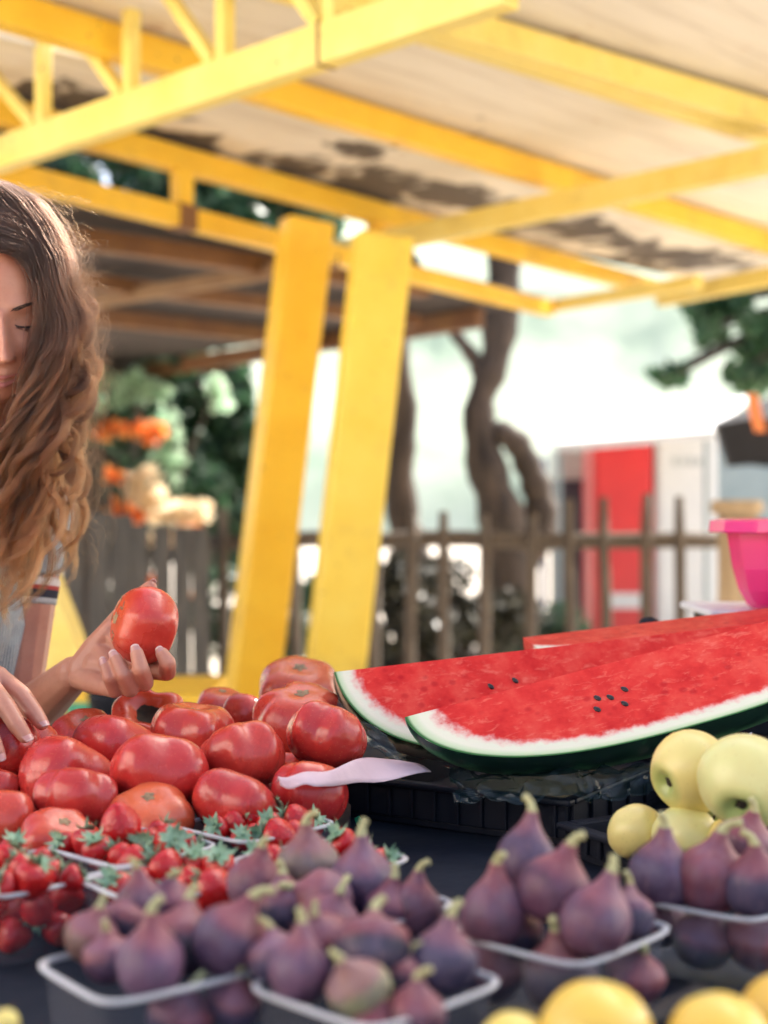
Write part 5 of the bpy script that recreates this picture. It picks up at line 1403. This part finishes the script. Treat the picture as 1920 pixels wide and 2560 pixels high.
chain(tr_, [Vector((-.61,1.94,.86))-SD*.085, Vector((-.61,1.94,.86))+SD*.085], [.105,.105], 12)
fuse('trousers', tr_, .009, 6, mat_simple('dark_denim', (.035,.045,.075), (.022,.028,.05), 60, .85), pr)
for k in (-1,1):
    an = Vector((-.63,1.98,.09))+SD*.10*k; sb_ = MB(); chain(sb_, [an-FD*.03-Vector((0,0,.045)), an+FD*.13-Vector((0,0,.05))], [.042,.040], 12)
    fuse('shoe', sb_, .007, 4, M_WHITECLOTH, pr)
# ---- hair: clumped wavy strands
def hair_mat():
    m, nt, out = new_mat('hair')
    hi = nt.nodes.new('ShaderNodeHairInfo')
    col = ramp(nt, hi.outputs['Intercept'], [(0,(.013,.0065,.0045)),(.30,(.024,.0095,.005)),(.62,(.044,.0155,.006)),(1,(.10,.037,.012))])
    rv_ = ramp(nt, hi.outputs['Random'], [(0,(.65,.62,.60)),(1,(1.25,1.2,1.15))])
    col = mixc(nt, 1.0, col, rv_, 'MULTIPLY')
    cm = nt.nodes.new('ShaderNodeCombineColor'); ca_ = attr(nt,'clump')
    for i_ in range(3): nt.links.new(ca_, cm.inputs[i_])
    col = mixc(nt, 1.0, col, cm.outputs[0], 'MULTIPLY')
    h = nt.nodes.new('ShaderNodeBsdfHairPrincipled'); h.parametrization = 'COLOR'; h.model = 'CHIANG'
    nt.links.new(col, h.inputs['Color']); h.inputs['Roughness'].default_value = .46; h.inputs['Radial Roughness'].default_value = .45
    h.inputs['Random Roughness'].default_value = .2
    nt.links.new(h.outputs[0], out.inputs[0]); return m
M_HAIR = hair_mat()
SKR = np.array([.079,.100,.124])
def pushout(q, k=1.0):
    Rm_ = np.array(HM); c = np.array(HC)+Rm_@np.array([0,.006,.004]); v = ((q-c)@Rm_)/(SKR*k); n = np.linalg.norm(v, axis=-1, keepdims=True)
    return np.where(n < 1, c+(v/np.maximum(n,1e-6)*(SKR*k))@Rm_.T, q)
lev = np.array([455,500,560,640,720,800,880,960,1040,1120,1200,1280,1360,1440,1520,1580.])
inn_ = np.interp(lev, [455,500,560,640,720,800,880,960,1040,1120,1200,1300,1400,1580], [-35,-15,20,72,100,104,98,70,44,24,6,-14,-30,-40])
out_ = np.interp(lev, [455,500,560,640,720,800,880,960,1040,1120,1200,1300,1400,1480,1580], [0,82,130,166,182,206,212,206,192,182,186,202,206,150,90])
hr = np.random.default_rng(77)
strands = []
K = 44
def guide(k, layer, endlev, amp, mirror=False, seed=0):
    g_ = np.random.default_rng(seed); n = 46
    y = np.linspace(455+g_.uniform(0,26), endlev, n)
    x = np.interp(y, lev, inn_)*(1-k)+np.interp(y, lev, out_)*k
    t = np.linspace(0,1,n)
    dep = {0:1.715, 1:1.775, 2:1.845}[layer]+.05*t*(1 if layer else .7)+g_.uniform(-.012,.012)
    # at the crown all start along the parting, from front to back
    d0 = {0:1.735, 1:1.765, 2:1.815}[layer]; dep = d0*(1-np.minimum(1,t*4))+dep*np.minimum(1,t*4)
    ph, fr = g_.uniform(0,6.28), g_.uniform(3.0,4.6)
    A = amp*np.clip((t-.20)/.45,0,1)
    wx = A*np.sin(ph+2*math.pi*fr*t); wy = A*np.cos(ph+2*math.pi*fr*t)
    q = np.stack([(x-960)/F*dep+wx, dep+wy*.9, ZC-(y-1280)/F*dep+.3*A*np.sin(ph*2+4*math.pi*fr*t)], 1)
    if mirror: q[:,0] = 2*(HC.x-.004)-q[:,0]
    return pushout(q, 1.04)
specs = []
for i in range(K):
    k = (i+.5)/K; layer = i % 3
    end = hr.uniform(1330,1560) if k < .6 else hr.uniform(1120,1470)
    specs.append((k, layer, end, hr.uniform(.008,.020), False))
for i in range(16): specs.append((hr.uniform(.55,1.02), hr.choice([1,2,2]), hr.uniform(900,1450), hr.uniform(.014,.028), False))
for i in range(20): specs.append((hr.uniform(0,.5), int(hr.choice([0,1,2])), hr.uniform(1380,1580), hr.uniform(.008,.018), False))
for i in range(26): specs.append((hr.uniform(0,1), i % 3, hr.uniform(1250,1560), hr.uniform(.008,.020), True))
for i in range(16): specs.append((hr.uniform(-.9,.5), 2, hr.uniform(1250,1500), hr.uniform(.006,.016), False))   # back of the head
allp, sizes, rads, clv = [], [], [], []
for gi, (k, layer, end, amp, mir) in enumerate(specs):
    G = guide(k, layer, end, amp, mir, 1000+gi); n = len(G); ns = 150 if not mir else 60
    t = np.linspace(0,1,n)[:,None]
    wid = hr.uniform(.0045,.0105); cshade = hr.choice([.45,.7,.9,1.2,1.9])
    for s in range(ns):
        a, rr_ = hr.uniform(0,6.28), math.sqrt(hr.random())*wid*(1.8 if hr.random() < .14 else 1)
        tw = a+t[:,0]*hr.uniform(.5,3.0)
        prof = (1.25-.75*t[:,0]**1.5)
        off = np.stack([np.cos(tw)*rr_*prof, np.sin(tw)*rr_*prof*1.1, np.zeros(n)],1)
        fz = hr.normal(0,1,3)[None,:]*.0019*t*np.sin(t*hr.uniform(6,22)+hr.uniform(0,6))
        m_ = n-int(hr.integers(0,9))
        q = pushout(G+off+fz, 1.02)[:m_]
        allp.append(q); sizes.append(m_); rads.append(np.full(m_, hr.uniform(.00012,.00022))); clv.append(cshade)
def on_skull(px_, py_, d_, k):
    """where the sight line through a photo position meets the scalp"""
    Rm_ = np.array(HM); c = np.array(HC)+Rm_@np.array([0,.006,.004]); o_ = np.array([0,0,ZC]); dv = np.array(tuple(P(px_,py_,1)))-o_
    O = ((o_-c)@Rm_)/(SKR*k); D = (dv@Rm_)/(SKR*k); A_, B_, C_ = D@D, 2*O@D, O@O-1; disc = B_*B_-4*A_*C_
    return P(px_,py_,d_) if disc < 0 else P(px_,py_,(-B_-math.sqrt(disc))/(2*A_))
# strands swept from the off-side parting across the hairline and down beside the face
sweep_a = [(-80,600),(-10,622),(48,640),(84,690),(97,790),(92,890),(55,990),(20,1110),(-5,1250),(-25,1400)]
sweep_b = [(-62,472),(10,500),(80,548),(122,640),(142,760),(150,880),(128,1000),(110,1120),(100,1260),(80,1420)]
for gi in range(26):
    k = (gi+.5)/26; n = 46
    pth = [((a[0]*(1-k)+b[0]*k+hr.normal(0,2.5)), (a[1]*(1-k)+b[1]*k+hr.normal(0,3))) for a, b in zip(sweep_a, sweep_b)]
    dps = [1.80,1.77,1.75,1.735,1.725,1.72,1.725,1.73,1.745,1.76]
    sp = smoothpath([on_skull(q[0],q[1],d_,1.035+.03*k) if i_ < 5 else P(q[0],q[1],d_) for i_, (q, d_) in enumerate(zip(pth,dps))], n); G = np.array([tuple(v) for v in sp]); t = np.linspace(0,1,n)
    A = hr.uniform(.006,.015)*np.clip((t-.35)/.4,0,1); ph, fr = hr.uniform(0,6.28), hr.uniform(3,4.4)
    G = G+np.stack([A*np.sin(ph+6.28*fr*t), A*.8*np.cos(ph+6.28*fr*t), np.zeros(n)],1); G = pushout(G,1.045)
    wid = hr.uniform(.0055,.009); cshade = hr.choice([.45,.7,.9,1.2,1.7]); tt_ = t[:,None]
    for s in range(150):
        a, rr_ = hr.uniform(0,6.28), math.sqrt(hr.random())*wid*(1.8 if hr.random() < .12 else 1); tw = a+t*hr.uniform(.5,3)
        prof = 1.25-.75*t**1.5
        off = np.stack([np.cos(tw)*rr_*prof, np.sin(tw)*rr_*prof, np.sin(tw+1)*rr_*.6],1)
        fz = hr.normal(0,1,3)[None,:]*.0017*tt_*np.sin(tt_*hr.uniform(6,22)+hr.uniform(0,6))
        m_ = n-int(hr.integers(0,9)); q = pushout(G+off+fz,1.02)[:m_]
        allp.append(q); sizes.append(m_); rads.append(np.full(m_, hr.uniform(.00012,.00022))); clv.append(cshade)
# flyaway hairs round the outline
for s in range(300):
    k = hr.uniform(.75,1.1); G = guide(k, int(hr.integers(0,3)), hr.uniform(650,1480), hr.uniform(.01,.034), False, 5000+s)
    st = int(hr.integers(0,12)); G = G[st:]; n = len(G); t = np.linspace(0,1,n)[:,None]
    dirv = np.array([[hr.uniform(-.1,1), hr.uniform(-.5,.5), hr.uniform(-.1,.7)]])*hr.uniform(.002,.017)
    w_ = np.sin(t*hr.uniform(8,26)+hr.uniform(0,6))*.004
    G = G+dirv*np.sin(np.clip(t*1.4,0,1)*math.pi*.5)+w_*hr.normal(0,1,(1,3)); G = pushout(G,1.03)
    allp.append(G); sizes.append(n); rads.append(np.full(n, .00009)); clv.append(1.2)
for s in range(260):   # frizz over the crown
    a, e = hr.uniform(-1.2,1.9), hr.uniform(.25,1.45); n = 14; t = np.linspace(0,1,n)
    c = np.array(HC)+np.array([0,.008,.004]); d_ = np.array([math.cos(e)*math.sin(a)*SKR[0], -math.cos(e)*math.cos(a)*SKR[1]*.6+.02, math.sin(e)*SKR[2]])
    if d_[1] < -.03 and d_[2] < .07: continue
    tang = np.array([.8*math.copysign(1,d_[0]+.02), hr.uniform(-.4,.6), hr.uniform(-.5,.3)]); L = hr.uniform(.03,.09)
    q = c+d_*1.05+tang[None,:]*L*t[:,None]+d_[None,:]/np.linalg.norm(d_)*(np.sin(t*math.pi*.9)*hr.uniform(.006,.026))[:,None]+(np.sin(t*hr.uniform(5,18)+hr.uniform(0,6))*.003)[:,None]*hr.normal(0,1,(1,3))
    allp.append(q); sizes.append(n); rads.append(np.full(n,.00012)); clv.append(1.2)
hc = bpy.data.hair_curves.new('hair'); hc.add_curves([int(s) for s in sizes])
pp = np.concatenate(allp)-np.array(WL[pr.name]); hc.position_data.foreach_set('vector', pp.astype(np.float32).ravel())
ra = hc.attributes.get('radius') or hc.attributes.new('radius','FLOAT','POINT')
rd_ = np.concatenate([r*np.linspace(1.0,.45,len(r)) for r in rads]); ra.data.foreach_set('value', rd_.astype(np.float32))
ca = hc.attributes.new('clump','FLOAT','CURVE'); ca.data.foreach_set('value', np.asarray(clv, dtype=np.float32)); hc.materials.append(M_HAIR)
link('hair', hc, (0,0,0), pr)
# dark scalp shell under the strands (not over the face)
SV = []; SF = []
for i, q in enumerate(HL):
    n_ = Vector(q).normalized(); SV.append(h2w(q[0]+n_.x*.0075, q[1]+n_.y*.0075, q[2]+n_.z*.0075))
for i in range(NT):
    for j in range(NP):
        f = (i*NP+j,(i+1)*NP+j,(i+1)*NP+(j+1)%NP,i*NP+(j+1)%NP); m_ = sum((Vector(HL[q]) for q in f), Vector())/4
        hl = .094-5.5*m_.x*m_.x          # the hairline, lower towards the temples
        if m_.y > .004 and m_.z < hl: continue
        if m_.z < -.085: continue
        SF.append(f)
M_SCALP, nt, out = new_mat('scalp_hair'); pbsdf(nt, out, (.018,.011,.010), .75)
solid('scalp_hair', (SV,SF), M_SCALP, pr, smooth=True)
